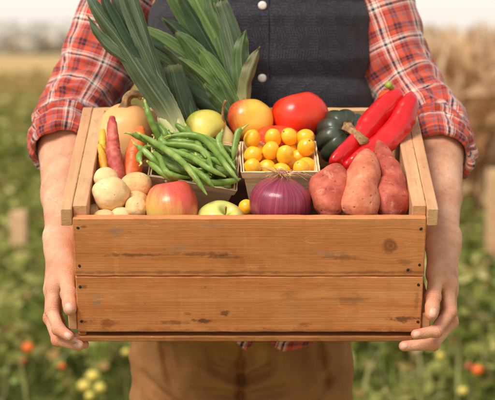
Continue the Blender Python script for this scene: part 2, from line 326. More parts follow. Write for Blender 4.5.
def onion():
    g = G('red onion skin'); x, y, z = g.sep(g.raw); ang = g.m_('ARCTAN2', y, x)
    def rib(k, dz): return g.comb(g.m_('MULTIPLY', g.m_('SINE', ang), k), g.m_('MULTIPLY', g.m_('COSINE', ang), k), g.m_('MULTIPLY', z, dz))
    a = g.noise(rib(9, 3), 1.0, 3, 0.6); b = g.noise(rib(36, 6), 1.0, 3, 0.6); d = g.noise(g.obj, 22, 4, 0.6)
    c = g.ramp(a, [(0.25, srgb(118, 32, 52)), (0.5, srgb(142, 46, 70)), (0.75, srgb(164, 66, 88))])
    c = g.mix(g.val(b, 0.45, 0.75, 0, 0.3), c, srgb(190, 104, 122))
    c = g.mix(g.val(d, 0.55, 0.75, 0, 0.45), c, srgb(96, 22, 40))
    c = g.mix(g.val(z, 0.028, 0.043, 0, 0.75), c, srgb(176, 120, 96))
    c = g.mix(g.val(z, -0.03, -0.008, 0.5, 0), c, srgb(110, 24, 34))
    return g.fin(c, g.val(d, 0.3, 0.7, 0.24, 0.4), g.bump(g.m_('ADD', b, g.m_('MULTIPLY', a, 0.8)), 0.22, 0.002), coat=0.2)
M_onion = onion()
M_straw = produce('dry onion fibre', [(0.3, srgb(178, 128, 78)), (0.7, srgb(226, 186, 132))], 80, rough=0.8)
def leaf(name, dark, mid, light, basec, vb=(0.05, 0.3), rough=0.42):
    g = G(name); u, v, _ = g.sep(g.uv)
    off = g.m_('MULTIPLY', g.rnd, 9.0)
    s1 = g.noise(g.comb(g.m_('ADD', g.m_('MULTIPLY', u, 13), off), g.m_('MULTIPLY', v, 0.9), 0.0), 1.0, 3, 0.6)
    s2 = g.noise(g.comb(g.m_('ADD', g.m_('MULTIPLY', u, 46), off), g.m_('MULTIPLY', v, 1.2), 1.0), 1.0, 2, 0.5)
    bl = g.noise(g.obj, 16, 4, 0.6)
    c = g.ramp(s1, [(0.28, dark), (0.5, mid), (0.74, light)])
    c = g.mix(g.val(s2, 0.42, 0.66, 0, 0.4), c, light)
    c = g.mix(g.val(bl, 0.5, 0.72, 0, 0.45), c, dark)
    c = g.mix(g.val(g.m_('ABSOLUTE', u), 0.0, 0.07, 0.5, 0.0), c, light)
    c = g.mix(g.val(g.m_('ABSOLUTE', u), 0.88, 1.0, 0.0, 0.6), c, light)
    c = g.mix(g.val(v, 0.9, 1.0, 0.0, 0.35), c, srgb(150, 146, 84))
    c = g.mix(g.val(v, vb[0], vb[1], 0.95, 0.0), c, basec)
    return g.fin(c, g.val(bl, 0.3, 0.7, rough - 0.06, rough + 0.12), g.bump(s2, 0.3, 0.0012), spec=0.45, trans=0.16)
PALE = srgb(226, 224, 160)
M_leekA = leaf('grey green leek leaf', srgb(34, 50, 32), srgb(68, 86, 56), srgb(136, 148, 110), PALE, (-1, -0.5))
M_leekA2 = leaf('grey green leek leaf paling to its base', srgb(34, 50, 32), srgb(68, 86, 56), srgb(136, 148, 110), srgb(232, 228, 168), (0.08, 0.40))
M_leekB = leaf('fresh green leek leaf', srgb(32, 54, 26), srgb(64, 90, 44), srgb(130, 148, 92), srgb(186, 192, 122), (-0.02, 0.22))
M_leekB2 = leaf('bright green leek leaf', srgb(46, 74, 30), srgb(84, 112, 50), srgb(148, 166, 100), srgb(196, 200, 132), (-0.02, 0.22))
M_leekD = leaf('deep green leek leaf', srgb(28, 42, 28), srgb(48, 66, 42), srgb(92, 110, 74), srgb(90, 110, 70), (-1, -0.5))
M_leekBr = leaf('withered brown leek leaf', srgb(78, 82, 44), srgb(108, 106, 62), srgb(146, 140, 92), srgb(170, 176, 110), (-0.02, 0.35))
M_shaft = leaf('pale leek shaft', srgb(190, 196, 118), srgb(220, 218, 150), srgb(242, 238, 192), srgb(246, 240, 206), (-0.1, 0.5))
def beanm():
    g = G('green bean skin'); n = g.noise(g.obj, 30, 3); b = g.noise(g.obj, 160, 3)
    c = g.ramp(n, [(0.28, srgb(90, 118, 40)), (0.5, srgb(122, 150, 62)), (0.74, srgb(168, 186, 104))])
    c = g.mix(g.m_('MULTIPLY', g.rnd, 0.4), c, srgb(98, 136, 48))
    c = g.mix(g.val(b, 0.6, 0.75, 0, 0.3), c, srgb(190, 206, 126))
    return g.fin(c, 0.4, g.bump(b, 0.15, 0.001), sss=0.08, spec=0.45)
M_bean = beanm()
M_beantip = produce('pale bean tip', [(0.3, srgb(150, 160, 60)), (0.7, srgb(206, 200, 120))], 90, rough=0.6)

# ------------------------------------------------------------------ mesh helpers
def tag(o, label=None, cat=None, group=None, kind=None):
    if label: o['label'] = label
    if cat: o['category'] = cat
    if group: o['group'] = group
    if kind: o['kind'] = kind
    return o
def mesh(name, V, Fc, mat, parent=None, uv=None, smooth=True, mw=None, loc=None):
    me = bpy.data.meshes.new(name)
    me.from_pydata([tuple(v) for v in V], [], [tuple(f) for f in Fc]); me.update()
    if uv is not None:
        ul = me.uv_layers.new(name='UVMap')
        li = np.zeros(len(me.loops), dtype=np.int32); me.loops.foreach_get('vertex_index', li)
        ul.data.foreach_set('uv', np.asarray(uv, dtype=np.float32)[li].ravel())
    if smooth: me.polygons.foreach_set('use_smooth', [True] * len(me.polygons))
    me.materials.append(mat)
    o = bpy.data.objects.new(name, me); col.objects.link(o)
    if parent: o.parent = parent
    if mw is not None: o.matrix_world = mw
    if loc is not None: o.location = loc
    return o
def empty(name, mw):
    o = bpy.data.objects.new(name, None); col.objects.link(o); o.empty_display_size = 0.05; o.matrix_world = mw; return o
def axmat(axis, up=(0, -1, 0)):
    z = Vector(axis).normalized(); x = Vector(up).cross(z)
    if x.length < 1e-4: x = Vector((1, 0, 0)).cross(z)
    x.normalize(); y = z.cross(x)
    return Matrix((x, y, z)).transposed().to_4x4()
def cat(pts, n):
    """Catmull-Rom through points of any dimension -> n samples."""
    p = np.array([list(q) for q in pts], float)
    if len(p) == 2: 
        t = np.linspace(0, 1, n)[:, None]; return p[0] * (1 - t) + p[1] * t
    p = np.vstack([2 * p[0] - p[1], p, 2 * p[-1] - p[-2]])
    m = len(p) - 3; out = []
    for s in np.linspace(0, m - 1e-9, n):
        i = int(s); t = s - i; a, b, c, d = p[i:i + 4]
        out.append(0.5 * ((2 * b) + (c - a) * t + (2 * a - 5 * b + 4 * c - d) * t * t + (3 * b - a - 3 * c + d) * t ** 3))
    return np.array(out)
def tube(pts, rad, n=16, m=None, mod=None, caps=True, flat=1.0, ref=None, uvr=None):
    m = m or max(8, len(pts) * 6)
    C = cat(pts, m); Rr = np.array([float(np.interp(t, np.linspace(0, 1, len(rad)), rad)) for t in np.linspace(0, 1, m)]) if len(rad) != m else np.array(rad)
    if len(rad) > 2 and len(rad) != m: Rr = cat([[r] for r in rad], m)[:, 0]
    V, UV, Fc = [], [], []
    T = np.gradient(C, axis=0); T /= np.linalg.norm(T, axis=1)[:, None] + 1e-12
    r0 = np.array(ref if ref is not None else (0.0, 1.0, 0.0)); s = np.cross(T[0], r0)
    if np.linalg.norm(s) < 1e-3: s = np.cross(T[0], [1, 0, 0])
    L = 0; mr = uvr or float(np.mean(Rr))
    for i in range(m):
        if i: L += np.linalg.norm(C[i] - C[i - 1])
        s = s - T[i] * np.dot(s, T[i]); s /= np.linalg.norm(s) + 1e-12
        b = np.cross(T[i], s)
        for j in range(n + 1):
            a = 2 * PI * j / n
            k = mod(i / (m - 1), a) if mod else 1.0
            V.append(C[i] + (s * math.cos(a) + b * math.sin(a) * flat) * Rr[i] * k); UV.append((a * mr, L))
    w = n + 1
    for i in range(m - 1):
        for j in range(n):
            Fc.append((i * w + j, i * w + j + 1, (i + 1) * w + j + 1, (i + 1) * w + j))
    if caps:
        for i, sg in ((0, -1), (m - 1, 1)):
            c = len(V); V.append(C[i] + T[i] * Rr[i] * 0.35 * sg); UV.append((0, 0 if i == 0 else L))
            for j in range(n):
                f = (i * w + j, i * w + j + 1, c); Fc.append(f if sg > 0 else f[::-1])
    return V, Fc, UV
def revolve(prof, n=40, m=44, mod=None, amp=0, fr=1, seed=0):
    C = cat(prof, m); V, Fc = [], []
    for i in range(m):
        r, z = C[i]; r = max(r, 0.00002)
        for j in range(n):
            a = 2 * PI * j / n; k = mod(i / (m - 1), a) if mod else 1.0
            v = Vector((r * math.cos(a) * k, r * math.sin(a) * k, z))
            if amp: v = v * (1 + amp * noise.noise(v * fr + Vector((seed, seed * 1.7, 0))))
            V.append(v)
    for i in range(m - 1):
        for j in range(n):
            j2 = (j + 1) % n
            Fc.append((i * n + j, i * n + j2, (i + 1) * n + j2, (i + 1) * n + j))
    Fc.append(tuple(range(n))[::-1]); Fc.append(tuple(range((m - 1) * n, m * n)))
    return V, Fc
def ball(rx, ry, rz, amp=0.08, fr=1.5, seed=0, n=48, m=32, extra=None):
    V, Fc = [], []
    for i in range(m + 1):
        ph = PI * i / m
        for j in range(n):
            a = 2 * PI * j / n
            d = Vector((math.sin(ph) * math.cos(a), math.sin(ph) * math.sin(a), -math.cos(ph)))
            k = 1 + amp * noise.noise(d * fr + Vector((seed * 3.1, seed, -seed))) + amp * 0.35 * noise.noise(d * fr * 2.7 + Vector((seed, 5, seed)))
            if extra: k *= extra(d)
            V.append(Vector((d.x * rx, d.y * ry, d.z * rz)) * k)
    for i in range(m):
        for j in range(n):
            j2 = (j + 1) % n
            Fc.append((i * n + j, i * n + j2, (i + 1) * n + j2, (i + 1) * n + j))
    return V, Fc
def rbox(x0, x1, y0, y1, z0, z1, bv=0.0015, seg=70, wob=0.0006, seed=0):
    """Sawn board: bevelled edges and slightly uneven faces, split along its length."""
    dims = [x1 - x0, y1 - y0, z1 - z0]; ax = int(np.argmax(dims)); o = [i for i in range(3) if i != ax]
    lo = [x0, y0, z0]; hi = [x1, y1, z1]
    b = min(bv, dims[o[0]] * 0.3, dims[o[1]] * 0.3)
    a0, a1, c0, c1 = lo[o[0]], hi[o[0]], lo[o[1]], hi[o[1]]
    ring = [(a0 + b, c0), (a1 - b, c0), (a1, c0 + b), (a1, c1 - b), (a1 - b, c1), (a0 + b, c1), (a0, c1 - b), (a0, c0 + b)]
    ts = [lo[ax], lo[ax] + b] + list(np.linspace(lo[ax], hi[ax], seg + 1)[1:-1]) + [hi[ax] - b, hi[ax]]
    V, Fc = [], []; mid = ((a0 + a1) / 2, (c0 + c1) / 2)
    for k, t in enumerate(ts):
        ins = b if k in (0, len(ts) - 1) else 0
        for (p, q) in ring:
            p2 = p + (ins if p < mid[0] else -ins); q2 = q + (ins if q < mid[1] else -ins)
            v = [0, 0, 0]; v[ax] = t; v[o[0]] = p2; v[o[1]] = q2; v = Vector(v)
            w = wob * (noise.noise(v * 45 + Vector((seed, seed * 2, 3))) + .7 * noise.noise(v * 150 + Vector((seed, 1, 3))) - 1.2 * max(0, noise.noise(v * 75 + Vector((5, seed, 1))) - .35) * 3)
            v[o[0]] += w * (1 if p > mid[0] else -1); v[o[1]] += wob * noise.noise(v * 40 + Vector((9, seed, 3))) * (1 if q > mid[1] else -1)
            V.append(v)
    n = 8
    for k in range(len(ts) - 1):
        for j in range(n):
            Fc.append((k * n + j, k * n + (j + 1) % n, (k + 1) * n + (j + 1) % n, (k + 1) * n + j))
    Fc.append(tuple(range(n))[::-1]); Fc.append(tuple(range((len(ts) - 1) * n, len(ts) * n)))
    return V, Fc

# signed-distance bodies: smooth union of tapered capsules -> surface nets
class SDF:
    def __init__(s, lo, hi, h):
        s.lo = np.array(lo, float); s.h = h
        s.n = np.ceil((np.array(hi) - s.lo) / h).astype(int) + 1
        s.v = np.full(s.n, 1e3, np.float32)
    def _sl(s, a, b, pad):
        i0 = np.clip(np.floor((np.minimum(a, b) - pad - s.lo) / s.h).astype(int), 0, s.n); i1 = np.clip(np.ceil((np.maximum(a, b) + pad - s.lo) / s.h).astype(int) + 1, 0, s.n)
        return i0, i1
    def cap(s, a, b, ra, rb, k=0.006, sc=None):
        a = np.array(a, float); b = np.array(b, float)
        pad = max(ra, rb) * (1 if sc is None else max(sc)) + k + 3 * s.h
        i0, i1 = s._sl(a, b, pad)
        if np.any(i1 <= i0): return s
        g = [s.lo[q] + s.h * np.arange(i0[q], i1[q]) for q in range(3)]
        X = np.stack(np.meshgrid(*g, indexing='ij'), -1).astype(np.float32)
        S = np.array(sc if sc is not None else (1, 1, 1), float)
        A = a / S; ba = b / S - A; X = X / S.astype(np.float32)
        w = X - A.astype(np.float32)
        t = np.clip((w @ ba.astype(np.float32)) / max(float(ba @ ba), 1e-12), 0, 1)
        d = np.linalg.norm(w - t[..., None] * ba.astype(np.float32), axis=-1) - (ra + (rb - ra) * t)
        if sc is not None: d = d * min(S)
        sub = s.v[i0[0]:i1[0], i0[1]:i1[1], i0[2]:i1[2]]
        hh = np.maximum(k - np.abs(sub - d), 0) / max(k, 1e-6)
        s.v[i0[0]:i1[0], i0[1]:i1[1], i0[2]:i1[2]] = np.minimum(sub, d) - hh * hh * k * 0.25
        return s
    def chain(s, pts, rad, k=0.004):
        for i in range(len(pts) - 1): s.cap(pts[i], pts[i + 1], rad[i], rad[i + 1], k)
        return s
    def mesh(s):
        v = np.minimum(s.v, 4 * s.h); ins = v < 0
        nx, ny, nz = s.n
        cnt = np.zeros((nx - 1, ny - 1, nz - 1), np.int8)
        for dx in (0, 1):
            for dy in (0, 1):
                for dz in (0, 1): cnt += ins[dx:nx - 1 + dx, dy:ny - 1 + dy, dz:nz - 1 + dz]
        act = np.argwhere((cnt > 0) & (cnt < 8)); idx = np.full(cnt.shape, -1, np.int64); idx[tuple(act.T)] = np.arange(len(act))
        cor = np.array([(x, y, z) for x in (0, 1) for y in (0, 1) for z in (0, 1)])
        val = np.stack([v[tuple((act + c).T)] for c in cor], 1)
        acc = np.zeros((len(act), 3)); num = np.zeros(len(act))
        for i in range(8):
            for j in range(i + 1, 8):
                if np.abs(cor[i] - cor[j]).sum() != 1: continue
                a, b = val[:, i], val[:, j]; mk = (a < 0) != (b < 0)
                t = np.where(mk, a / np.where(mk, a - b, 1), 0)
                acc += np.where(mk[:, None], cor[i] + t[:, None] * (cor[j] - cor[i]), 0); num += mk
        V = s.lo + s.h * (act + acc / num[:, None])
        Q = []
        for ax in range(3):
            sl0 = [slice(None)] * 3; sl1 = [slice(None)] * 3; sl0[ax] = slice(0, -1); sl1[ax] = slice(1, None)
            A, B = ins[tuple(sl0)], ins[tuple(sl1)]
            o = [(ax + 1) % 3, (ax + 2) % 3]
            for fl, mk in ((0, A & ~B), (1, ~A & B)):
                e = np.argwhere(mk); ok = (e[:, o[0]] > 0) & (e[:, o[1]] > 0) & (e[:, o[0]] < s.n[o[0]] - 1) & (e[:, o[1]] < s.n[o[1]] - 1); e = e[ok]
                q = []
                for (p, r) in ((-1, -1), (0, -1), (0, 0), (-1, 0)):
                    c = e.copy(); c[:, o[0]] += p; c[:, o[1]] += r; q.append(idx[tuple(c.T)])
                q = np.stack(q, 1)
                if fl: q = q[:, ::-1]
                Q.append(q)
        Q = np.vstack(Q); Q = Q[(Q >= 0).all(1)]
        return V, Q
def relax(V, Q, it=2, lam=0.5):
    E = np.vstack([Q[:, [0, 1]], Q[:, [1, 2]], Q[:, [2, 3]], Q[:, [3, 0]]])
    for _ in range(it):
        acc = np.zeros_like(V); n = np.zeros(len(V))
        np.add.at(acc, E[:, 0], V[E[:, 1]]); np.add.at(acc, E[:, 1], V[E[:, 0]]); np.add.at(n, E[:, 0], 1); np.add.at(n, E[:, 1], 1)
        V = V + lam * (acc / np.maximum(n, 1)[:, None] - V)
    return V

# ------------------------------------------------------------------ crate
crate = empty('wooden_crate', M)
tag(crate, 'weathered wooden crate full of vegetables held up by the person', 'crate')
H = 0.1846
def board(name, b, mat, seed, label=None, bv=0.0016, wob=0.0006):
    V, Fc = rbox(*b, bv=bv, seed=seed, wob=wob); o = mesh(name, V, Fc, mat, crate, smooth=False)
    if label: o['label'] = label
    return o
SEAM = loc_xz(250, 276.5)[1]
fp = board('front_plank', (-.2493, .2493, 0, .012, SEAM + .0004, 0), M_front_up, 1, 'upper front plank with a dark round knot at the right')
fq = board('front_plank', (-.2490, .2488, .0004, .012, -H, SEAM - .0004), M_front_lo, 2, 'lower front plank with dark stains along its lower edge')
for s in (-1, 1):
    a, b = sorted((s * .2295, s * .2493)); board('end_panel', (a, b, .0125, .366, -H, .0138), M_pale, 3 + s, bv=.001, wob=.0003)
    a, b = sorted((s * .2498, s * .2655)); board('handle_rail', (a, b, .0005, .377, -.0125, .0142), M_pale, 6 + s, bv=.0012, wob=.0004)
    a, b = sorted((s * .2498, s * .2625)); board('bottom_batten', (a, b, .004, .37, -H + .002, -H + .030), M_pale, 9 + s)
board('back_panel', (-.2493, .2493, .3665, .378, -H, .0135), M_palex, 13)
board('inner_floor', (-.2285, .2285, .0125, .366, -.094, -.084), M_floor, 14)
for s in (-1, 1):
    a, b = sorted((s * .237, s * .2493)); board('base_spacer', (a, b, .003, .378, -H - .007, -H - .0003), M_bot, 15 + s)
for k in range(3):
    board('base_board', (-.2475, .2385, .0015 + k * .126, .0015 + k * .126 + .124, -H - .0165, -H - .0073), M_bot, 18 + k)
def nail(px, py, par):
    p = CY(px, py, -0.0002); V, Fc = revolve([(0, -.002), (.0022, -.0018), (.0023, -.0002), (.0013, .0002), (0, .0003)], 14, 10, mod=lambda t, a: 1 + .10 * math.sin(2 * a + px) + .05 * math.sin(5 * a + py))
    mw = Matrix.Translation((p.x, p.y, p.z)) @ axmat((0, -1, 0), (0, 0, 1)); o = mesh('nail', V, Fc, M_nail, par); o.matrix_local = mw
for q in ((78, 228), (79.5, 266), (421, 229), (419.5, 265), (408, 270)): nail(*q, fp)
for q in ((81.5, 321.5), (80, 287), (418.5, 285), (418, 322)): nail(*q, fq)

# ------------------------------------------------------------------ produce
def put(name, V, Fc, mat, c, axis=(0, 0, 1), up=(0, -1, 0), spin=0, **kw):
    mw = M @ Matrix.Translation(c) @ axmat(axis, up) @ Matrix.Rotation(spin, 4, 'Z')
    return mesh(name, V, Fc, mat, mw=mw, **kw)

# potatoes: (px, py, y, rx, rz, ry, spin, label)
pots = [(111, 194, .072, .0275, .0255, .024, .2, 'big pale potato in front of the carrots at the left end'),
        (136.5, 184.5, .105, .0235, .0185, .021, -.1, 'smooth oval potato directly below the orange carrot'),
        (106, 179, .118, .0185, .017, .02, .4, 'potato behind the big front potato and under the purple carrot'),
        (136.5, 207.5, .058, .0165, .0155, .018, .5, 'small potato touching the left side of the red striped apple'),
        (136, 201, .085, .0185, .017, .02, 1.1, 'half hidden potato between the oval potato and the small front one'),
        (104, 220, .038, .0185, .0145, .017, .1, 'lowest potato at the front left corner of the crate'),
        (121, 217, .05, .0155, .015, .017, .8, 'shaded potato wedged low between the two front potatoes'),
        (94.5, 213, .072, .011, .013, .016, .8, 'tiny potato sliver against the left end panel')]
for i, (px, py, y, rx, rz, ry, sp, lab) in enumerate(pots):
    dim = [Vector((R.uniform(-1, 1), R.uniform(-1, .2), R.uniform(-1, 1))).normalized() for _ in range(6)]
    V, Fc = ball(rx, ry, rz, 0.10, 1.1, i * 1.37 + 2, extra=lambda d: 1 - sum(.035 * math.exp(-((d - q).length / .12) ** 2) for q in dim))
    o = mesh('potato', V, Fc, M_potato, mw=M @ Matrix.Translation(CY(px, py, y)) @ Matrix.Rotation(sp * .5, 4, 'Y'))
    tag(o, lab, 'potato', 'pale potatoes at the left end of the crate')

def spindle(name, pts, rad, mat, label, c, grp, amp=.12, fr=32, seed=0, ring=.012, n=40, m=70, tipmat=None, flat=1.0):
    ctr = sum(pts, Vector()) / len(pts)
    sv = Vector((seed * 2.3, seed, seed * .7))
    V, Fc, UV = tube([p - ctr for p in pts], rad, n, m, flat=flat)
    V2 = []
    for v in V:
        v = Vector(v); k = noise.noise(v * fr + sv) * amp * .0035 / .1
        k += ring * .045 * noise.noise(Vector((v.x * 30, v.y * 260, v.z * 260)) + sv)
        V2.append(v + v.normalized() * k)
    o = mesh(name, V2, Fc, mat, mw=M @ Matrix.Translation(ctr)); tag(o, label, c, grp); return o
g_sw = 'sweet potatoes at the right end of the crate'
spindle('sweet_potato', [CY(327, 219, .028), CY(328, 203, .05), CY(331, 184, .085), CY(335, 164, .125)], [.006, .0205, .0262, .0272, .0268, .0245, .0185, .006], M_sweet, 'plump pink sweet potato beside the red onion', 'sweet potato', g_sw, seed=1, amp=.3)
spindle('sweet_potato', [CY(359, 224, .02), CY(361, 203, .045), CY(363.5, 178, .09), CY(367, 153, .14)], [.006, .021, .0275, .0285, .0275, .0245, .018, .006], M_sweet2, 'longest and palest sweet potato, the middle one of three', 'sweet potato', g_sw, seed=2, amp=.2)
spindle('sweet_potato', [CY(393, 219, .04), CY(391, 200, .07), CY(387, 180, .11), CY(383, 162, .14), CY(378, 141, .175)], [.005, .021, .0265, .0255, .0225, .0245, .0185, .012, .004], M_sweet, 'knobbly pink sweet potato against the right end panel', 'sweet potato', g_sw, seed=3, amp=.3, flat=.95)

# apples
def apple_prof(r): return [(0.0001, .56 * r), (.06 * r, .58 * r), (.17 * r, .74 * r), (.38 * r, .86 * r), (.68 * r, .735 * r), (.93 * r, .38 * r), (1.0 * r, .05 * r), (.92 * r, -.4 * r), (.68 * r, -.76 * r), (.4 * r, -.9 * r), (.2 * r, -.84 * r), (.06 * r, -.74 * r), (.0001, -.72 * r)]
def apple(name, px, py, y, r, mat, axis, label, stem=True, up=(0, -1, 0), cat_='apple'):
    V, Fc = revolve(apple_prof(r), 56, 56, amp=.16, fr=18, seed=px, mod=lambda t, a: 1 + .02 * math.cos(5 * a) * (1 if t > .6 else .3))
    o = put(name, V, Fc, mat, CY(px, py, y), axis, up); tag(o, label, cat_)
    if stem:
        V, Fc, _ = tube([(0, 0, .54 * r), (.01 * r, 0, .75 * r), (.08 * r, .03 * r, 1.02 * r)], [.0014, .0011, .0017], 8, 10); mesh('stem', V, Fc, M_brownstem, o)
        V, Fc = revolve([(.0001, -.70 * r), (.05 * r, -.73 * r), (.06 * r, -.78 * r), (.02 * r, -.74 * r), (.0001, -.72 * r)], 12, 12, mod=lambda t, a: 1 + .5 * math.cos(5 * a)); mesh('calyx', V, Fc, M_brownstem, o)
    return o
apple('apple', 172, 208.5, .062, .0405, M_apple_r, (-.15, .45, .9), 'red striped apple between the potatoes and the green apple')
apple('apple', 220.5, 226, .056, .0385, M_apple_g, (.28, -.30, .9), 'green apple with stem hollow showing, left of the onion')
apple('apple', 250.5, 119.5, .285, .0345, M_apple_y, (-.25, .5, .85), 'yellow apple with red blush behind the cherry tomatoes')

# pears
pp = lambda r: [(.0001, -.95 * r), (.3 * r, -1.0 * r), (.75 * r, -.75 * r), (1.0 * r, -.15 * r), (.92 * r, .4 * r), (.66 * r, .85 * r), (.46 * r, 1.25 * r), (.34 * r, 1.55 * r), (.16 * r, 1.68 * r), (.0001, 1.64 * r)]
V, Fc = revolve(pp(.0275), 48, 48, amp=.14, fr=20, seed=4); V = [Vector((v.x * 1.14, v.y * .80, v.z * .9)) for v in V]
o = put('pear', V, Fc, M_pear, CY(204.5, 126, .262), (-.05, -1, -.12), (0, 0, 1)); tag(o, 'round yellow green pear lying stem forward behind the beans', 'pear')
V, Fc, _ = tube([(0, 0, .044), (0, .001, .052), (.002, .003, .059)], [.0022, .0019, .0026], 10, 10); mesh('stem', V, Fc, M_brownstem, o)
V, Fc = revolve([(.0001, -.024), (.008, -.024), (.0135, -.016), (.0145, -.004), (.0115, .008), (.0075, .017), (.004, .025), (.0022, .032), (.0001, .034)], 40, 40, amp=.14, fr=24, seed=9)
o = put('pear', V, Fc, M_pear_c, CY(226, 140, .262), (-.13, -.1, 1)); tag(o, 'slim cream pear with long brown stem, behind the bean punnet', 'pear')
V, Fc, _ = tube([(0, 0, .031), (-.001, 0, .045), (-.004, 0, .058), (-.009, .001, .068)], [.0028, .0019, .0017, .0026], 10, 16); mesh('stem', V, Fc, M_brownstem, o)

# onion
V, Fc = revolve([(.0001, -.038), (.012, -.0375), (.030, -.031), (.0425, -.014), (.0445, .002), (.0395, .018), (.027, .029), (.013, .0345), (.007, .039), (.0055, .046), (.0001, .047)], 72, 60, amp=.12, fr=16, seed=3, mod=lambda t, a: 1 + .010 * math.sin(9 * a) + .006 * math.sin(17 * a + 1))
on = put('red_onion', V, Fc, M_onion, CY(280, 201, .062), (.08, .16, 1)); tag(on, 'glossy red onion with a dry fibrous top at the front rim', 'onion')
FV, FF = [], []
for k in range(70):
    a = R.uniform(0, 2 * PI); ln = R.uniform(.008, .026); sp = R.uniform(.25, 1.2)
    p0 = Vector((.005 * math.cos(a), .005 * math.sin(a), .038)); p1 = p0 + Vector((math.cos(a) * sp, math.sin(a) * sp, .5)) * ln * .6
    p2 = p1 + Vector((math.cos(a + R.uniform(-1, 1)) * sp, math.sin(a + R.uniform(-1, 1)) * sp, R.uniform(-.6, .3))) * ln
    V, Fc, _ = tube([p0, p1, p2], [.0007, .0005, .0003], 5, 8, caps=False); b = len(FV); FV += V; FF += [tuple(i + b for i in f) for f in Fc]
mesh('dry_top', FV, FF, M_straw, on)

# tomatoes
tp = lambda r, h: [(.0001, .80 * h), (.12 * r, .80 * h), (.35 * r, .92 * h), (.62 * r, .86 * h), (.9 * r, .5 * h), (1.0 * r, .0), (.9 * r, -.5 * h), (.6 * r, -.86 * h), (.25 * r, -.97 * h), (.0001, -.97 * h)]
def tomato(px, py, y, r, h, axis, mat, label):
    V, Fc = revolve(tp(r, h), 56, 44, amp=.2, fr=12, seed=px, mod=lambda t, a: 1 + .018 * math.cos(4 * a + 1) + .01 * math.cos(7 * a))
    o = put('tomato', V, Fc, mat, CY(px, py, y), axis); tag(o, label, 'tomato'); return o
tomato(300, 119, .305, .0465, .037, (-.32, .45, .85), M_tom, 'large glossy red tomato at the back of the crate')
tomato(277, 141, .245, .0385, .024, (.05, .3, .95), M_tom2, 'flatter orange red tomato just behind the cherry tomatoes')
V, Fc = ball(.012, .012, .013, .05, 1, 3); o = put('cherry_tomato', V, Fc, M_cherry, CY(246.5, 208, .085)); tag(o, 'lone yellow cherry tomato low between green apple and onion', 'cherry tomato')

# acorn squash
rib = lambda t, a: 1 + .075 * (abs(math.cos(5 * a)) ** .6 - .6) * 1.7
V, Fc = revolve([(.0001, .026), (.008, .028), (.02, .034), (.034, .029), (.043, .012), (.044, -.006), (.036, -.026), (.02, -.04), (.006, -.047), (.0001, -.048)], 120, 50, mod=rib, amp=.08, fr=16, seed=6)
sq = put('acorn_squash', V, Fc, M_acorn, CY(343, 138, .275), (.22, -.62, .62), (0, 0, 1)); tag(sq, 'dark green ribbed acorn squash behind the red pepper', 'squash')
sqi = (M.inverted() @ sq.matrix_world).inverted()
V, Fc, _ = tube([sqi @ CY(346, 127, .268), sqi @ CY(350, 129.5, .245), sqi @ CY(356, 134, .226), sqi @ CY(361, 139, .212), sqi @ CY(364.5, 142.5, .204)], [.0105, .0068, .006, .0062, .0078], 20, 34, mod=lambda t, a: 1 + .12 * math.cos(5 * a)); mesh('stem', V, Fc, M_brownstem, sq)

# butternut squash
V, Fc = revolve([(.0001, .0385), (.01, .0395), (.022, .037), (.035, .026), (.0425, .008), (.0435, -.012), (.041, -.03), (.032, -.045), (.0001, -.055)], 72, 50, mod=lambda t, a: 1 + .018 * math.cos(6 * a), amp=.1, fr=14, seed=2)
bs = put('butternut_squash', V, Fc, M_butter, CY(127, 131.5, .295), (-.02, .15, 1)); tag(bs, 'peach coloured squash with curled brown stem in the back left corner', 'squash')
V, Fc, _ = tube([(.002, 0, .036), (.0, 0, .045), (-.002, 0, .053), (-.009, -.001, .059), (-.019, -.002, .0585), (-.0255, -.003, .055)], [.0125, .0072, .0066, .0062, .0055, .0068], 20, 34, mod=lambda t, a: 1 + .14 * math.cos(5 * a + 2 * t)); mesh('stem', V, Fc, M_brownstem, bs)
V, Fc, _ = tube([(.0025 + .0010 * i, -(r + .0002), z) for i, (r, z) in enumerate([(.018, .0375), (.030, .0315), (.0385, .0185), (.0425, .004), (.0435, -.010)])], [.0005, .0009, .0009, .0008, .0004], 6, 24); mesh('groove', V, Fc, M_greenstem, bs)['label'] = 'thin green line down the skin'

# carrots
def carrot(pts, rad, mat, label, seed):
    return spindle('carrot', pts, rad, mat, label, 'carrot', 'carrots beside the butternut squash', seed=seed, amp=.1, fr=40, ring=.05 if seed < 3 else .02, n=28, m=60)
carrot([CY(112, 117, .215), CY(112.5, 135, .19), CY(115, 158, .165), CY(119, 190, .13)], [.0045, .0078, .0088, .0098, .0108, .0118, .012], M_carrot_p, 'purple red carrot standing blunt end up', 1)
carrot([CY(140, 130, .225), CY(137, 146, .2), CY(133, 165, .175), CY(128, 192, .14)], [.0060, .0118, .0132, .0138, .0142, .0148, .0145], M_carrot, 'orange carrot half covered by the green beans', 2)
carrot([CY(102.5, 131, .25), CY(102, 143, .23), CY(103, 160, .21)], [.004, .0065, .007, .0075], M_carrot_y, 'upper yellow carrot beside the left end panel', 3)
carrot([CY(99.5, 145, .215), CY(102.5, 156, .195), CY(106, 178, .165)], [.0035, .0055, .0065, .0065], M_carrot_y, 'lower yellow carrot close to the potatoes', 4)

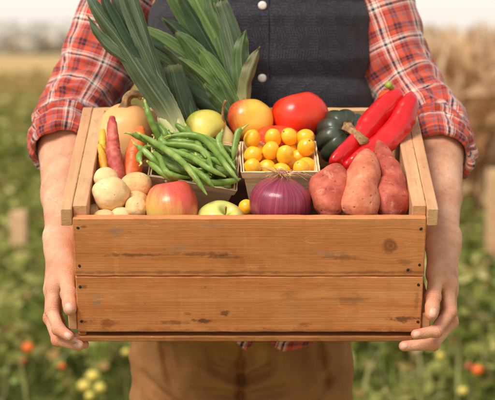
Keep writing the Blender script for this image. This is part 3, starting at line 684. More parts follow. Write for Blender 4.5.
# red peppers lying diagonally side by side
def crl(px, py, y): return np.array(CY(px, py, y))
def pepper(pts, rad, extra, label, seed, groove):
    s_ = SDF(crl(330, 170, .17) - .05, crl(412, 85, .33) + .06, .0020)
    c_ = cat(pts, 14); r_ = cat([[r] for r in rad], 14)[:, 0]
    s_.chain(list(c_), list(r_), .004)
    for a, b, ra, rb in extra: s_.cap(a, b, ra, rb, .008)
    V, Q = s_.mesh(); V = relax(V, Q, 5)
    ctr = Vector(crl(375, 125, .25)); ax = (Vector(pts[-1]) - Vector(pts[0])).normalized(); out = []
    for v in V:
        v = Vector(v); k = min(range(14), key=lambda i: (Vector(c_[i]) - v).length_squared); rv = v - Vector(c_[k]); rv -= ax * rv.dot(ax)
        if rv.length > 1e-5:
            s1 = ax.cross(Vector((0, 0, 1))).normalized(); a = math.atan2(rv.dot(Vector((0, 0, 1))), rv.dot(s1))
            v = v + rv.normalized() * (groove * (math.cos(3 * a + seed) - .4 * math.cos(6 * a)) + .0034 * noise.noise(v * 26 + Vector((seed, 0, 0))) + .0010 * noise.noise(v * 60 + Vector((seed, 3, 0))))
        out.append(v - ctr)
    o = mesh('red_pepper', out, Q.tolist(), M_pepper, mw=M @ Matrix.Translation(ctr)); tag(o, label, 'pepper'); return o, ctr
A = [crl(396, 97, .305), crl(388, 104, .29), crl(374, 120, .265), crl(358, 140, .232), crl(345, 153, .208), crl(335, 161, .19)]
pp_, ctr = pepper(A, [.0140, .0176, .0176, .0160, .0146, .0095], [], 'glossy red pepper with green stalk, left one of the pair in the right corner', 1.0, .0011)
B = [crl(411, 98, .298), crl(408, 107, .282), crl(397, 127, .255), crl(381, 145, .224), crl(364, 157, .2), crl(350, 166, .183)]
pepper(B, [.0100, .0155, .0178, .0170, .0152, .0110], [], 'glossy red pepper without visible stalk, lying against the right rail', 2.2, .0011)
def rel(px, py, y): return CY(px, py, y) - ctr
V, Fc, _ = tube([rel(396, 96, .3), rel(393.5, 91, .305), rel(391, 87.5, .303), rel(388, 84.5, .298)], [.009, .0055, .0048, .0058], 16, 20); mesh('stem', V, Fc, M_greenstem, pp_)
V, Fc = ball(.0125, .012, .017, .1, 1.2, 5); o = put('red_pepper', V, Fc, M_pepstub, CY(385.5, 101, .325), (.1, .1, 1)); tag(o, 'orange red pepper shoulder peeping out behind the long pepper', 'pepper')

# ------------------------------------------------------------------ punnets
def punnet(label, c, w, d, h, roll, yaw, tilt, grp):
    mw = M @ Matrix.Translation(c) @ Matrix.Rotation(yaw, 4, 'Z') @ Matrix.Rotation(tilt, 4, 'X') @ Matrix.Rotation(roll, 4, 'Y')
    e = empty('punnet', mw); tag(e, label, 'punnet', grp)
    k = .80; t = .0016
    def wall(name, a, b, a2, b2, z0, z1, th, mat=M_pun, seg=16):
        # sheet from bottom edge a2-b2 to top edge a-b with thickness along its normal
        a, b, a2, b2 = map(Vector, (a, b, a2, b2)); V, Fc = [], []
        nrm = (b - a).cross(a2 - a).normalized()
        for off in (0, th):
            for i in range(seg + 1):
                s = i / seg
                for q in (0, 1):
                    v = (a.lerp(b, s) if q else a2.lerp(b2, s)) + nrm * off
                    v += nrm * .0009 * noise.noise(v * 45 + Vector((c.x * 90, 0, 0))); V.append(v)
        n2 = 2 * (seg + 1)
        for i in range(seg):
            p = 2 * i; Fc += [(p, p + 2, p + 3, p + 1), (n2 + p, n2 + p + 1, n2 + p + 3, n2 + p + 2), (p + 1, p + 3, n2 + p + 3, n2 + p + 1), (p, n2 + p, n2 + p + 2, p + 2)]
        Fc += [(0, 1, n2 + 1, n2), (n2 - 2, 2 * n2 - 2, 2 * n2 - 1, n2 - 1)]
        return mesh(name, V, Fc, mat, e, smooth=False)
    hw, hd = w / 2, d / 2
    top = [(-hw, -hd, 0), (hw, -hd, 0), (hw, hd, 0), (-hw, hd, 0)]; bot = [(x * k, y * k, -h) for x, y, _ in top]
    def lerp(f): return [tuple(Vector(a).lerp(Vector(b), f)) for a, b in zip(top, bot)]
    for i in range(4):
        j = (i + 1) % 4
        wall('side_panel', top[i], top[j], bot[i], bot[j], 0, 0, t)
        f = .0105 / h; lw = lerp(f)
        grow = lambda p, g: (p[0] + math.copysign(g, p[0]), p[1] + math.copysign(g, p[1]), p[2] + .0012)
        wall('rim_band', grow(top[i], .0022), grow(top[j], .0022), grow(lw[i], .0018), grow(lw[j], .0018), 0, 0, -.0014)
    V, Fc = rbox(-hw * k, hw * k, -hd * k, hd * k, -h - .0005, -h + .001); mesh('base', V, Fc, M_pun, e, smooth=False)
    return e, mw
c1 = CZ(195, 160.5, .004)
pn1, pm1 = punnet('thin wooden punnet heaped with green beans', c1, .127, .112, .062, .19, -.04, .20, 'wooden punnets')
c2 = CZ(279, 157, .020)
pn2, pm2 = punnet('thin wooden punnet filled with yellow cherry tomatoes', c2, .109, .102, .062, 0, .02, .02, 'wooden punnets')

# cherry tomatoes
g_ch = 'yellow cherry tomatoes in the punnet'
chs = [(254, 148.5, .014, .2, 'yellow cherry tomato at the back left corner of its punnet'), (277.5, 143.5, .026, 0, 'topmost yellow cherry tomato at the back of the heap'), (300.5, 147.5, .016, 1.2, 'yellow cherry tomato at the back right of its punnet'),
       (255, 159, .018, 1.3, 'plump yellow cherry tomato behind the front left one'), (273, 157, .022, .3, 'yellow cherry tomato in the middle of the heap, left one'), (254, 166, .014, .4, 'yellow cherry tomato at the front left corner of its punnet'),
       (286.5, 160, .018, .2, 'yellow cherry tomato just above the onion top'), (306.5, 158.5, .014, .3, 'yellow cherry tomato against the right wall of its punnet')]
low = [(267, 151, .008), (289, 149, .006), (265, 168, .004), (300, 168, .006), (277, 168, .010), (294, 166, .008), (268, 162, .010), (288, 153, .008), (262, 157, .004), (311, 166, .002), (264, 146, .010), (288, 144, .012), (308, 149, .008), (248, 153, .008)]
allc = [list(CZ(q[0], q[1], q[2])) for q in chs] + [list(CZ(*q)) for q in low]
pos = np.array([list(pm2.inverted() @ (M @ Vector(q))) for q in allc]); fixed = len(chs)
for it in range(160):          # settle the fruit against one another inside the punnet
    for a in range(len(pos)):
        for b in range(a + 1, len(pos)):
            d = pos[b] - pos[a]; L = np.linalg.norm(d) + 1e-9
            if L < .0244:
                push = d / L * (.0244 - L); wa, wb = (.25 if a < fixed else 1), (.25 if b < fixed else 1)
                pos[a] -= push * wa / (wa + wb) * .6; pos[b] += push * wb / (wa + wb) * .6
    lim = .109 / 2 - .0135; pos[:, 0] = np.clip(pos[:, 0], -lim, lim); pos[:, 1] = np.clip(pos[:, 1], -.0375, .0375); pos[:, 2] = np.clip(pos[:, 2], -.010, .017)
for i in range(len(pos)):
    V, Fc = ball(.0130 * R.uniform(.95, 1.03), .0126, .0150 * R.uniform(.92, 1.08), .06, 1.1, i * .9, n=36, m=24)
    sp = chs[i][3] if i < fixed else R.uniform(-1.4, 1.4)
    o = put('cherry_tomato', V, Fc, M_cherry, MI @ (pm2 @ Vector(pos[i])), (math.sin(sp), -.35, math.cos(sp))); tag(o, chs[i][4] if i < fixed else 'half buried yellow cherry tomato low in the punnet heap', 'cherry tomato', g_ch)
    V, Fc = revolve([(.0001, .0152), (.0012, .0153), (.0016, .0149), (.0010, .0146), (.0001, .0145)], 8, 8); mesh('stem_scar', V, Fc, M_brownstem, o)

# green beans
g_b = 'green beans heaped in the punnet'
def bean(pts, label, r=.0041, seed=0):
    ctr = sum(pts, Vector()) / len(pts); L = sum((pts[i + 1] - pts[i]).length for i in range(len(pts) - 1))
    nb = L / .014
    V, Fc, UV = tube([p - ctr for p in pts], [r * .35, r * .8, r, r * 1.04, r * 1.02, r, r * .95, r * .75, r * .22], 16, 56, mod=lambda t, a: 1 + .075 * math.sin(t * nb * 2 * PI + seed) * abs(math.sin(a)) + .05 * math.exp(-((a - PI) / .22) ** 2), flat=.84)
    o = mesh('green_bean', V, Fc, M_bean, mw=M @ Matrix.Translation(ctr)); tag(o, label, 'green bean', g_b)
    d = (pts[0] - pts[1]).normalized(); q = pts[0] - ctr; sd = Vector((R.uniform(-1, 1), R.uniform(-1, 1), R.uniform(-.3, 1))).normalized()
    V, Fc, _ = tube([q - d * .002, q + d * .0025, q + d * .005 + sd * .0015, q + d * .0075 + sd * .004], [.0021, .0020, .0011, .0013], 8, 12); mesh('stem', V, Fc, M_beantip, o)
    return o
Z = CZ
hb = [([Z(145, 102, .085), Z(150, 118, .065), Z(156, 132, .045), Z(163, 148, .02)], 'green bean standing upright at the left of the heap'),
      ([Z(154, 122, .05), Z(162, 130, .043), Z(168, 141, .03), Z(173, 152, .018)], 'short green bean leaning just right of the upright one'),
      ([Z(131, 134, .055), Z(142, 138, .046), Z(154, 145, .034), Z(166, 156, .022)], 'green bean sticking out farthest to the left over the orange carrot'),
      ([Z(136, 145, .045), Z(143, 150, .038), Z(152, 158, .03), Z(162, 168, .018)], 'green bean poking over the left rim below another bean'),
      ([Z(140, 134, .054), Z(160, 146, .048), Z(180, 160, .042), Z(194, 176, .032), Z(207, 195, .012)], 'long green bean hanging over the front rim of the punnet'),
      ([Z(170, 136, .044), Z(187, 135, .047), Z(202, 138, .047), Z(216, 152, .043), Z(228, 168, .034), Z(239, 181, .02)], 'long green bean arching over the back of the heap to the front right corner'),
      ([Z(150, 146, .038), Z(168, 150, .040), Z(190, 157, .040), Z(208, 168, .038), Z(226, 177, .026)], 'long green bean lying diagonally across the heap'),
      ([Z(160, 144, .032), Z(180, 145, .034), Z(198, 148, .034), Z(208, 156, .03), Z(213, 166, .026)], 'curved green bean bending down at the centre of the heap'),
      ([Z(153, 152, .038), Z(160, 158, .037), Z(165, 170, .034), Z(174, 176, .028), Z(190, 178, .02)], 'strongly curved green bean at the front left of the heap'),
      ([Z(242.5, 129, .055), Z(238, 133, .05), Z(235, 146, .035), Z(233, 160, .018)], 'green bean standing upright at the back right with a curled top'),
      ([Z(174, 123, .05), Z(182, 129, .045), Z(192, 136, .037), Z(204, 146, .025)], 'green bean whose tip rises in front of the yellow pear'),
      ([Z(222, 132, .05), Z(219, 140, .043), Z(221, 148, .035), Z(228, 158, .028)], 'short green bean pointing up in front of the cream pear'),
      ([Z(196, 181, .014), Z(212, 183, .014), Z(228, 182, .013), Z(241, 179, .014)], 'green bean lying along the front rim near the right corner'),
      ([Z(148, 162, .028), Z(156, 168, .028), Z(168, 177, .02), Z(178, 181, .012)], 'green bean along the front left rim'),
      ([Z(141, 163, .03), Z(139, 156, .034), Z(146, 148, .032), Z(156, 143, .028)], 'small bent green bean outside the left rim'),
      ([Z(176, 160, .032), Z(190, 168, .033), Z(204, 177, .03), Z(214, 187, .02)], 'green bean whose end droops at the middle of the front rim'),
      ([Z(203, 136, .03), Z(214, 144, .034), Z(226, 156, .03), Z(236, 170, .02)], 'green bean parallel to the right rim'),
      ([Z(158, 137, .034), Z(175, 141, .036), Z(192, 142, .036), Z(206, 142, .034)], 'green bean lying level at the back of the heap'),
      ([Z(186, 126, .046), Z(190, 134, .042), Z(198, 144, .036), Z(206, 158, .03)], 'slender green bean with its stem end up behind the heap'),
      ([Z(212, 168, .034), Z(209, 161, .036), Z(214, 160, .036), Z(222, 166, .03)], 'short hooked green bean on the right of the heap')]
for i, (pts, lab) in enumerate(hb): bean(pts, lab, R.uniform(.0045, .0053), i)
fill_rot = M.inverted() @ pm1
for i in range(84):
    x = R.uniform(-.054, .054); y = R.uniform(-.054, .046); z = R.uniform(-.012, .030) * (1 - .45 * (abs(x) / .06)) + (.004 if y < -.03 else 0); a = R.gauss(-.42, .32); L = R.uniform(.03, .045)
    dx, dy = math.cos(a) * L, math.sin(a) * L
    pts = []
    bend = R.uniform(-.012, .012)
    for t in (-1, -.35, .35, 1):
        q = Vector((max(-.057, min(.057, x + dx * t - dy / L * bend * (1 - t * t))), max(-.054, min(.05, y + dy * t + dx / L * bend * (1 - t * t))), z + R.uniform(-.003, .003)))
        pts.append(fill_rot @ q)
    bean(pts, 'green bean buried among the others in the punnet heap', R.uniform(.0043, .005), i + 30)

# ------------------------------------------------------------------ leeks
def blade(root, pts, widths, mat, fold=.35, twist=0.0, tip=True, m=64, nx=14, ruf=.0042, seed=0, name='leaf', curl=0.0):
    C = cat([tuple(P(*p)) for p in pts], m); W = cat([[w] for w in widths], m)[:, 0]
    o0 = np.array(root.location); T = np.gradient(C, axis=0); T /= np.linalg.norm(T, axis=1)[:, None]
    V, UV, Fc = [], [], []; Nh0 = np.array((0, -1, .15))
    for i in range(m):
        t = i / (m - 1); s = np.cross(T[i], Nh0); s /= np.linalg.norm(s); N = np.cross(s, T[i])
        tw = twist if not isinstance(twist, tuple) else twist[0] + (twist[1] - twist[0]) * t
        s, N = s * math.cos(tw) + N * math.sin(tw), N * math.cos(tw) - s * math.sin(tw)
        w = max(W[i] * (1 + .05 * noise.noise(Vector((t * 9, seed, 1))) + .05 * noise.noise(Vector((t * 40, seed, 5)))), .0003)
        for j in range(nx + 1):
            u = 2 * j / nx - 1
            off = -fold * w * (abs(u) ** 1.05) + curl * w * t * u * u
            v = C[i] + s * (u * w * (1 - .12 * fold)) + N * off
            v = v + N * ruf * noise.noise(Vector((t * 6 + seed, u * 1.6, seed))) * (abs(u) + .25)
            if t > .93: v = v + T[i] * .008 * noise.noise(Vector((u * 5, seed, 2))) * (t - .93) / .07
            V.append(v - o0); UV.append((u, t))
    k = nx + 1
    for i in range(m - 1):
        for j in range(nx): Fc.append((i * k + j, i * k + j + 1, (i + 1) * k + j + 1, (i + 1) * k + j))
    return mesh(name, V, Fc, mat, root, uv=UV)
PXM = 2.68 / F
def leek_shaft(root, pts, rpx, mat):
    o0 = Vector(root.location); pw = [P(*p) - o0 for p in pts]
    V, Fc, UV = tube(pw, [r * PXM for r in rpx], 28, 50, flat=.8, mod=lambda t, a: 1 + .02 * math.sin(5 * a + 3 * t) + .02 * math.sin(11 * a))
    L = max(q[1] for q in UV); UV = [((((a / (2 * PI * max(1e-6, np.mean(rpx) * PXM))) * 2) % 2) - 1, b / L) for a, b in UV]
    return mesh('shaft', V, Fc, mat, root, uv=UV)
g_l = 'leeks at the back of the crate'
# tall leek on the left
la = empty('leek', Matrix.Translation(P(182, 146, 2.66))); tag(la, 'tall grey green leek leaning left in front of the plaid sleeve', 'leek', g_l)
leek_shaft(la, [(186, 152, 2.655), (176, 132, 2.655), (168, 117, 2.655), (165, 111, 2.655)], [9.5, 11.5, 11, 8], M_shaft)
W = lambda px: px * PXM
blade(la, [(185, 149, 2.648), (175, 129, 2.640), (164, 107, 2.632), (147, 82, 2.63), (122, 44, 2.635), (98, 12, 2.64), (86, -10, 2.65)], [W(9), W(11.8), W(13.2), W(14), W(12.5), W(8), W(2)], M_leekA2, .75, .15, seed=1)
blade(la, [(181, 136, 2.652), (171, 110, 2.646), (158, 74, 2.645), (146, 36, 2.645), (132, -6, 2.65), (126, -30, 2.66)], [W(7), W(10), W(10.5), W(8.5), W(7), W(5)], M_leekA, .8, -.35, seed=2)
blade(la, [(165, 112, 2.65), (146, 78, 2.65), (128, 40, 2.655), (116, 4, 2.66), (110, -25, 2.67)], [W(5), W(10), W(9), W(8), W(5)], M_leekD, .7, .5, seed=3)
blade(la, [(158, 100, 2.645), (130, 66, 2.64), (106, 46, 2.64), (94, 30, 2.64), (87, 16, 2.642)], [W(3), W(7), W(7), W(4.5), W(.4)], M_leekA, .8, .5, seed=4)
blade(la, [(160, 98, 2.641), (140, 66, 2.636), (120, 34, 2.634), (106, 6, 2.636), (100, -12, 2.64)], [W(2), W(6), W(7), W(6), W(3)], M_leekD, .9, .3, seed=6)
blade(la, [(166, 104, 2.640), (156, 78, 2.636), (143, 48, 2.636), (128, 14, 2.638), (119, -12, 2.64)], [W(1), W(5), W(6), W(5), W(3)], M_leekA, .9, -.2, seed=7)
blade(la, [(172, 112, 2.66), (160, 82, 2.66), (146, 52, 2.662), (134, 20, 2.665), (120, -14, 2.67)], [W(5), W(9), W(9), W(7), W(3)], M_leekD, .6, -.5, seed=5)
# dark leek with a cut top between the two
lc = empty('leek', Matrix.Translation(P(188, 138, 2.70))); tag(lc, 'short dark green leek with cut top behind the left leek', 'leek', g_l)
leek_shaft(lc, [(196, 146, 2.705), (188, 122, 2.70), (178, 92, 2.70), (170, 69, 2.70)], [10, 13, 13.5, 12.5], M_leekD)
blade(lc, [(194, 140, 2.688), (187, 118, 2.680), (179, 92, 2.676), (172, 66, 2.676)], [W(7), W(13), W(13.5), W(11)], M_leekD, .5, -.2, seed=11)
blade(lc, [(182, 120, 2.69), (170, 92, 2.685), (160, 70, 2.685), (152, 60, 2.69)], [W(5), W(9), W(8), W(2)], M_leekD, .5, .3, seed=12)
# big fanned leek
lb = empty('leek', Matrix.Translation(P(240, 130, 2.75))); tag(lb, 'broad leek with fresh green leaves fanned out against the vest', 'leek', g_l)
leek_shaft(lb, [(248, 132, 2.75), (243, 118, 2.75), (238, 104, 2.75)], [12, 13, 12], M_shaft)
fan = [ # leaves of the upper fan, back to front
    ([(240, 118, 2.765), (226, 80, 2.765), (206, 44, 2.77), (184, 12, 2.775), (168, -12, 2.78)], [9, 15, 15, 13, 9], M_leekB, .35, .15),
    ([(240, 116, 2.757), (230, 76, 2.757), (216, 38, 2.76), (200, 8, 2.765), (190, -14, 2.77)], [9, 14, 14, 13, 11], M_leekB2, .35, .1),
    ([(241, 116, 2.749), (234, 76, 2.749), (224, 38, 2.752), (212, 8, 2.756), (208, -12, 2.76)], [9, 13, 13, 11, 9], M_leekB, .4, .05),
    ([(242, 114, 2.741), (238, 74, 2.741), (232, 40, 2.744), (224, 12, 2.747), (220, 1, 2.75)], [8, 11, 13, 10.5, 9], M_leekA, .45, 0),
    ([(244, 112, 2.733), (243, 80, 2.733), (241, 56, 2.736), (243, 40, 2.738), (246, 30, 2.74)], [8, 11, 11, 7, .5], M_leekB, .5, -.1),
    ([(246, 106, 2.725), (247, 88, 2.723), (251, 72, 2.722), (256, 58, 2.724), (260, 47, 2.728)], [8, 9, 9, 7, .5], M_leekBr, .6, -.5),
    # lower fan sweeping left
    ([(236, 124, 2.748), (214, 92, 2.748), (188, 62, 2.75), (160, 40, 2.752), (133, 27, 2.756)], [8, 14, 14, 11, 5], M_leekB2, .35, .1),
    ([(236, 126, 2.741), (212, 100, 2.741), (186, 76, 2.742), (160, 58, 2.745), (140, 46, 2.748)], [8, 13, 15, 12, 5], M_leekB, .4, .15),
    ([(238, 122, 2.735), (222, 92, 2.733), (204, 64, 2.733), (188, 44, 2.735), (176, 32, 2.738)], [8, 12, 13, 10, 3], M_leekB, .45, .1),
    ([(236, 128, 2.728), (214, 108, 2.726), (194, 94, 2.728), (176, 84, 2.73), (164, 76, 2.732)], [8, 12, 13, 11, 6], M_leekD, .4, .15),
    ([(240, 122, 2.722), (230, 98, 2.72), (218, 76, 2.72), (206, 58, 2.722), (198, 48, 2.724)], [8, 11, 11, 9, 2], M_leekB2, .5, .05),
    ([(238, 126, 2.714), (226, 108, 2.712), (214, 94, 2.713), (204, 84, 2.715)], [7, 9, 8, 3], M_leekB, .5, .1),
]
fan += [
    ([(238, 118, 2.761), (222, 84, 2.760), (198, 52, 2.764), (176, 30, 2.768), (162, 18, 2.77)], [6, 9, 10, 8, 2], M_leekD, .7, .3),
    ([(240, 116, 2.753), (228, 78, 2.752), (208, 42, 2.755), (192, 14, 2.758), (178, -8, 2.76)], [6, 9, 9, 8, 5], M_leekD, .8, -.2),
    ([(241, 114, 2.745), (236, 80, 2.744), (229, 46, 2.746), (219, 16, 2.75), (214, 4, 2.752)], [5, 8, 8, 7, 4], M_leekA, .9, .2),
    ([(236, 122, 2.744), (212, 94, 2.742), (186, 68, 2.744), (158, 48, 2.747), (136, 36, 2.75)], [5, 8, 9, 8, 3], M_leekD, .8, .3),
    ([(237, 124, 2.732), (216, 100, 2.730), (196, 76, 2.730), (178, 58, 2.733), (164, 46, 2.735)], [5, 8, 9, 7, 2], M_leekA, .8, -.1),
    ([(238, 124, 2.720), (222, 100, 2.717), (206, 80, 2.717), (190, 66, 2.72), (178, 58, 2.722)], [5, 8, 8, 6, 2], M_leekB2, .8, .2),
    ([(240, 124, 2.712), (230, 106, 2.709), (222, 88, 2.709), (214, 74, 2.711)], [5, 7, 6, 2], M_leekB, .8, 0)]
for i, (pts, wd, mt, fo, tw) in enumerate(fan): blade(lb, pts, [W(w * .9) for w in wd], mt, fo * 1.35, tw, seed=20 + i)

# ------------------------------------------------------------------ person
per = empty('person', Matrix.Translation((0.0, .11, 0))); per_o = Vector((0.0, .11, 0))
tag(per, 'person in plaid shirt and dark tweed vest holding the crate with both hands', 'person')
def pmesh(name, V, Fc, mat, parent=None, **k):
    return mesh(name, [Vector(v) - per_o for v in V], Fc, mat, parent or per, **k)
BV, BF, BR = [], [], []
def addbody(V, Q, rd=None):
    b = sum(len(x) for x in BV); BV.append(V); BF.append(Q + b); BR.append(np.zeros(len(V)) if rd is None else rd)
hands = {
 'l': dict(elbow=(66, 122, 2.90), fore=[(66, 150, 2.83), (64.5, 195, 2.73), (63, 236, 2.645)],
    wrist=(62, 243, 2.63), mcp=[(55, 287, 2.568), (53, 291, 2.592), (54, 290, 2.616), (57, 286, 2.638)],
    fing=[[(52, 311, 2.555), (58.5, 329, 2.535), (69, 336, 2.522)], [(50.5, 318, 2.58), (58, 340, 2.555), (79, 345.5, 2.540)], [(52, 318, 2.605), (62, 340, 2.585), (84, 344, 2.562)], [(56, 312, 2.63), (65, 333, 2.612), (80, 339, 2.595)]],
    thumb=[(60, 254, 2.60), (66, 273, 2.565), (68.5, 294, 2.535), (70, 309, 2.520)]),
 'r': dict(elbow=(434, 122, 2.90), fore=[(436.5, 150, 2.83), (439, 195, 2.73), (441, 236, 2.645)],
    wrist=(443, 243, 2.63), mcp=[(447.5, 286, 2.568), (449, 291, 2.592), (448, 290, 2.616), (445, 286, 2.638)],
    fing=[[(450, 312, 2.553), (436, 331, 2.527), (416, 334.5, 2.512)], [(451, 322, 2.578), (433, 344, 2.55), (404, 346, 2.540)], [(449, 318, 2.605), (432, 341, 2.58), (412, 345, 2.562)], [(446, 312, 2.63), (433, 333, 2.61), (418, 340, 2.595)]],
    thumb=[(441, 254, 2.60), (436.5, 274, 2.562), (433, 297, 2.532), (431.5, 314, 2.516)]) }
nails = []
for key, hd in hands.items():
    pts = [P(*hd['elbow'])] + [P(*q) for q in hd['fore']] + [P(*hd['wrist'])]
    allp = [P(*q) for q in [hd['elbow'], hd['wrist']] + hd['mcp'] + sum(hd['fing'], []) + hd['thumb']]
    lo = np.min([list(p) for p in allp], 0) - .07; hi = np.max([list(p) for p in allp], 0) + .07
    S = SDF(lo, hi, .00155)
    S.chain(pts, [.042, .0425, .0345, .0265, .0245], .012)
    w = P(*hd['wrist']); mc = [P(*q) for q in hd['mcp']]
    dep = Vector((0, .012, .0))
    S.cap(w - dep, w + dep, .023, .022, .012)
    # palm: metacarpal rays fused into one slab
    for i, q in enumerate(mc):
        st = w + Vector((0, (-.012 + .010 * i), -.005)); S.cap(st, q, .0175, .0135 - .0004 * i, .014)
    for q, r_ in zip(mc, (.0122, .0124, .0118, .0108)): S.cap(q, q + Vector((0, 0, -.001)), r_, r_, .006)
    rad = [(.0108, .0095, .0087, .0076), (.0112, .0098, .0089, .0078), (.0106, .0092, .0084, .0073), (.0094, .0082, .0074, .0063)]
    for i, fg in enumerate(hd['fing']):
        fp_ = [mc[i]] + [P(*q) for q in fg]
        S.chain(fp_, rad[i], .0035)
        for q, r_ in ((fp_[1], rad[i][1]), (fp_[2], rad[i][2])): S.cap(q, q, r_ * 1.06, r_ * 1.06, .004)
    th = [P(*q) for q in hd['thumb']]
    S.cap(w + Vector((0, -.010, -.008)), th[1], .0185, .0135, .014)
    S.cap(th[0], th[1], .0165, .0128, .012)
    S.chain(th[1:], [.0118, .0105, .0088], .005); S.cap(th[2], th[2], .0112, .0112, .004); S.cap(th[2].lerp(th[3], .6), th[3], .0102, .0085, .004)
    # thenar mass and the web between thumb and index
    S.cap(th[0].lerp(w, .4), th[1].lerp(mc[0], .45), .017, .010, .014)
    # extensor tendons and the two big veins on the back of the hand, the ulna's knob, forearm muscle
    sx = -1 if key == 'l' else 1
    for i, q in enumerate(mc): S.cap(w.lerp(q, .25) + Vector((sx * .0135, -.006 + .003 * i, -.002)), q + Vector((sx * .0095, 0, .004)), .0026, .0034, .006)
    S.cap(w + Vector((sx * .016, -.010, .0)), mc[0].lerp(mc[1], .5).lerp(w, .3) + Vector((sx * .0145, -.004, 0)), .0022, .0020, .004)
    S.cap(w + Vector((sx * .019, .006, .012)), w + Vector((sx * .019, .004, .008)), .0065, .0065, .012)
    S.cap(P(*hd['fore'][0]) + Vector((-sx * .006, -.012, .0)), P(*hd['fore'][1]) + Vector((-sx * .004, -.012, 0)), .036, .026, .02)
    V, Q = S.mesh(); V = relax(V, Q, 2)
    # skin creases across the finger joints
    for fg, m0 in list(zip(hd['fing'], hd['mcp'])) + [([hd['thumb'][2], hd['thumb'][3]], hd['thumb'][1])]:
        ch = [P(*m0)] + [P(*q) for q in fg]
        for jn in range(1, len(ch) - 1):
            d = np.array((ch[jn + 1] - ch[jn - 1]).normalized()); rel_ = V - np.array(ch[jn]); ss = rel_ @ d; rad_ = rel_ - ss[:, None] * d; rl = np.linalg.norm(rad_, axis=1)
            wgt = np.exp(-(ss / .0045) ** 2) * (rl < .0135)
            V = V - rad_ / (rl[:, None] + 1e-9) * (.00055 * np.cos(ss / .0040 * 2 * np.pi) * wgt)[:, None]
    rd = np.zeros(len(V))
    for q in mc + [P(*p) for fg in hd['fing'] for p in fg] + th[1:]: rd += np.exp(-(np.linalg.norm(V - np.array(q), axis=1) / .0125) ** 2)
    addbody(V, Q, np.clip(rd, 0, 1))
    # nail plates
    for a, b, sz, up in ((th[2], th[3], .0070, None), (P(*hd['fing'][0][1]), P(*hd['fing'][0][2]), .0058, None), (P(*hd['fing'][1][1]), P(*hd['fing'][1][2]), .0060, None)):
        nails.append((a, b, sz, key))
# shoulders, trunk, legs, neck and head (inside the clothes or above the picture)
S = SDF((-.42, -.10, -.01), (.46, .36, 1.92), .008)
cx = .02
S.cap((cx, .12, 1.04), (cx, .12, 1.38), .125, .135, .05, sc=(1, .72, 1)); S.cap((cx - .10, .13, 1.46), (cx + .10, .13, 1.46), .05, .05, .05)
S.cap((cx - .02, .13, 1.0), (cx, .12, 1.08), .12, .125, .05, sc=(1, .7, .8)); S.cap((cx, .135, 1.46), (cx, .12, 1.60), .058, .056, .04)
for key, sg in (('l', -1), ('r', 1)):
    sh = Vector((cx + sg * .13, .13, 1.46)); up_ = [sh] + [P(*q) for q in ({'l': [(126, 0, 2.985), (104, 52, 2.97), (82, 98, 2.94)], 'r': [(371, 0, 2.985), (389, 50, 2.97), (414, 98, 2.94)]}[key])] + [P(*hands[key]['elbow'])]; S.chain(up_, [.045, .044, .043, .041, .041], .02)
    hp = Vector((cx - .025 + sg * .09, .13, .93)); kn_ = Vector((cx - .02 + sg * .11, .10, .50)); an = Vector((cx - .02 + sg * .13, .14, .09))
    S.cap(hp, kn_, .072, .055, .03); S.cap(kn_, an, .055, .038, .02); S.cap(an + Vector((0, .02, -.04)), an + Vector((sg * .03, -.17, -.055)), .035, .03, .02)
hc = Vector((cx, .105, 1.72))
S.cap(hc + Vector((0, .012, .02)), hc + Vector((0, .02, .03)), .086, .088, .03, sc=(.88, 1.05, 1.15)); S.cap(hc + Vector((0, -.02, -.05)), hc + Vector((0, -.045, -.085)), .055, .036, .05)
S.cap(hc + Vector((0, -.085, .0)), hc + Vector((0, -.108, -.035)), .010, .014, .015); S.cap(hc + Vector((-.035, -.078, .018)), hc + Vector((.035, -.078, .018)), .011, .011, .012)
S.cap(hc + Vector((-.018, -.087, -.062)), hc + Vector((.018, -.087, -.062)), .009, .009, .008)
for sg in (-1, 1): S.cap(hc + Vector((sg * .078, .015, .012)), hc + Vector((sg * .080, .012, -.025)), .012, .009, .006)
V, Q = S.mesh(); addbody(relax(V, Q, 1), Q)
V = np.vstack(BV); Q = np.vstack(BF)
body = pmesh('body', V, Q.tolist(), M_skin)
ra_ = body.data.color_attributes.new('ruddy', 'FLOAT_COLOR', 'POINT'); rc_ = np.ones((len(V), 4), np.float32); rc_[:, :3] = np.concatenate(BR)[:, None]; ra_.data.foreach_set('color', rc_.ravel())
from mathutils.bvhtree import BVHTree
bvh = BVHTree.FromPolygons([Vector(v) for v in V.tolist()], Q.tolist())
for (a, b, sz, key) in nails:
    d = (b - a).normalized(); tov = (CAM - b).normalized(); tov = tov + Vector((-.25 if key == 'l' else .25, 0, .15)); nrm = tov - d * tov.dot(d); nrm.normalize()
    side = d.cross(nrm); Vn, Fn = [], []
    c = b + d * sz * .25
    for i in range(11):
        for j in range(11):
            u = i / 5 - 1; v = j / 5 - 1
            w_ = math.sqrt(max(0, 1 - .45 * v * v)) * .80
            p = c + side * (u * sz * w_) + d * (v * sz * 1.0 * math.sqrt(max(.2, 1 - .25 * u * u)))
            hit = bvh.ray_cast(p + nrm * .03, -nrm, .05)[0]
            q = (hit if hit is not None else p) + nrm * (.0007 - .0009 * max(abs(u), abs(v)) ** 4)
            Vn.append(q)
    for i in range(10):
        for j in range(10): Fn.append((i * 11 + j, (i + 1) * 11 + j, (i + 1) * 11 + j + 1, i * 11 + j + 1))
    pmesh('fingernail', Vn, Fn, M_fnail)
HV, HF = [], []
body.data.update(); bl_ = body.location
fv = [(v.co.copy(), v.normal.copy()) for v in body.data.vertices]
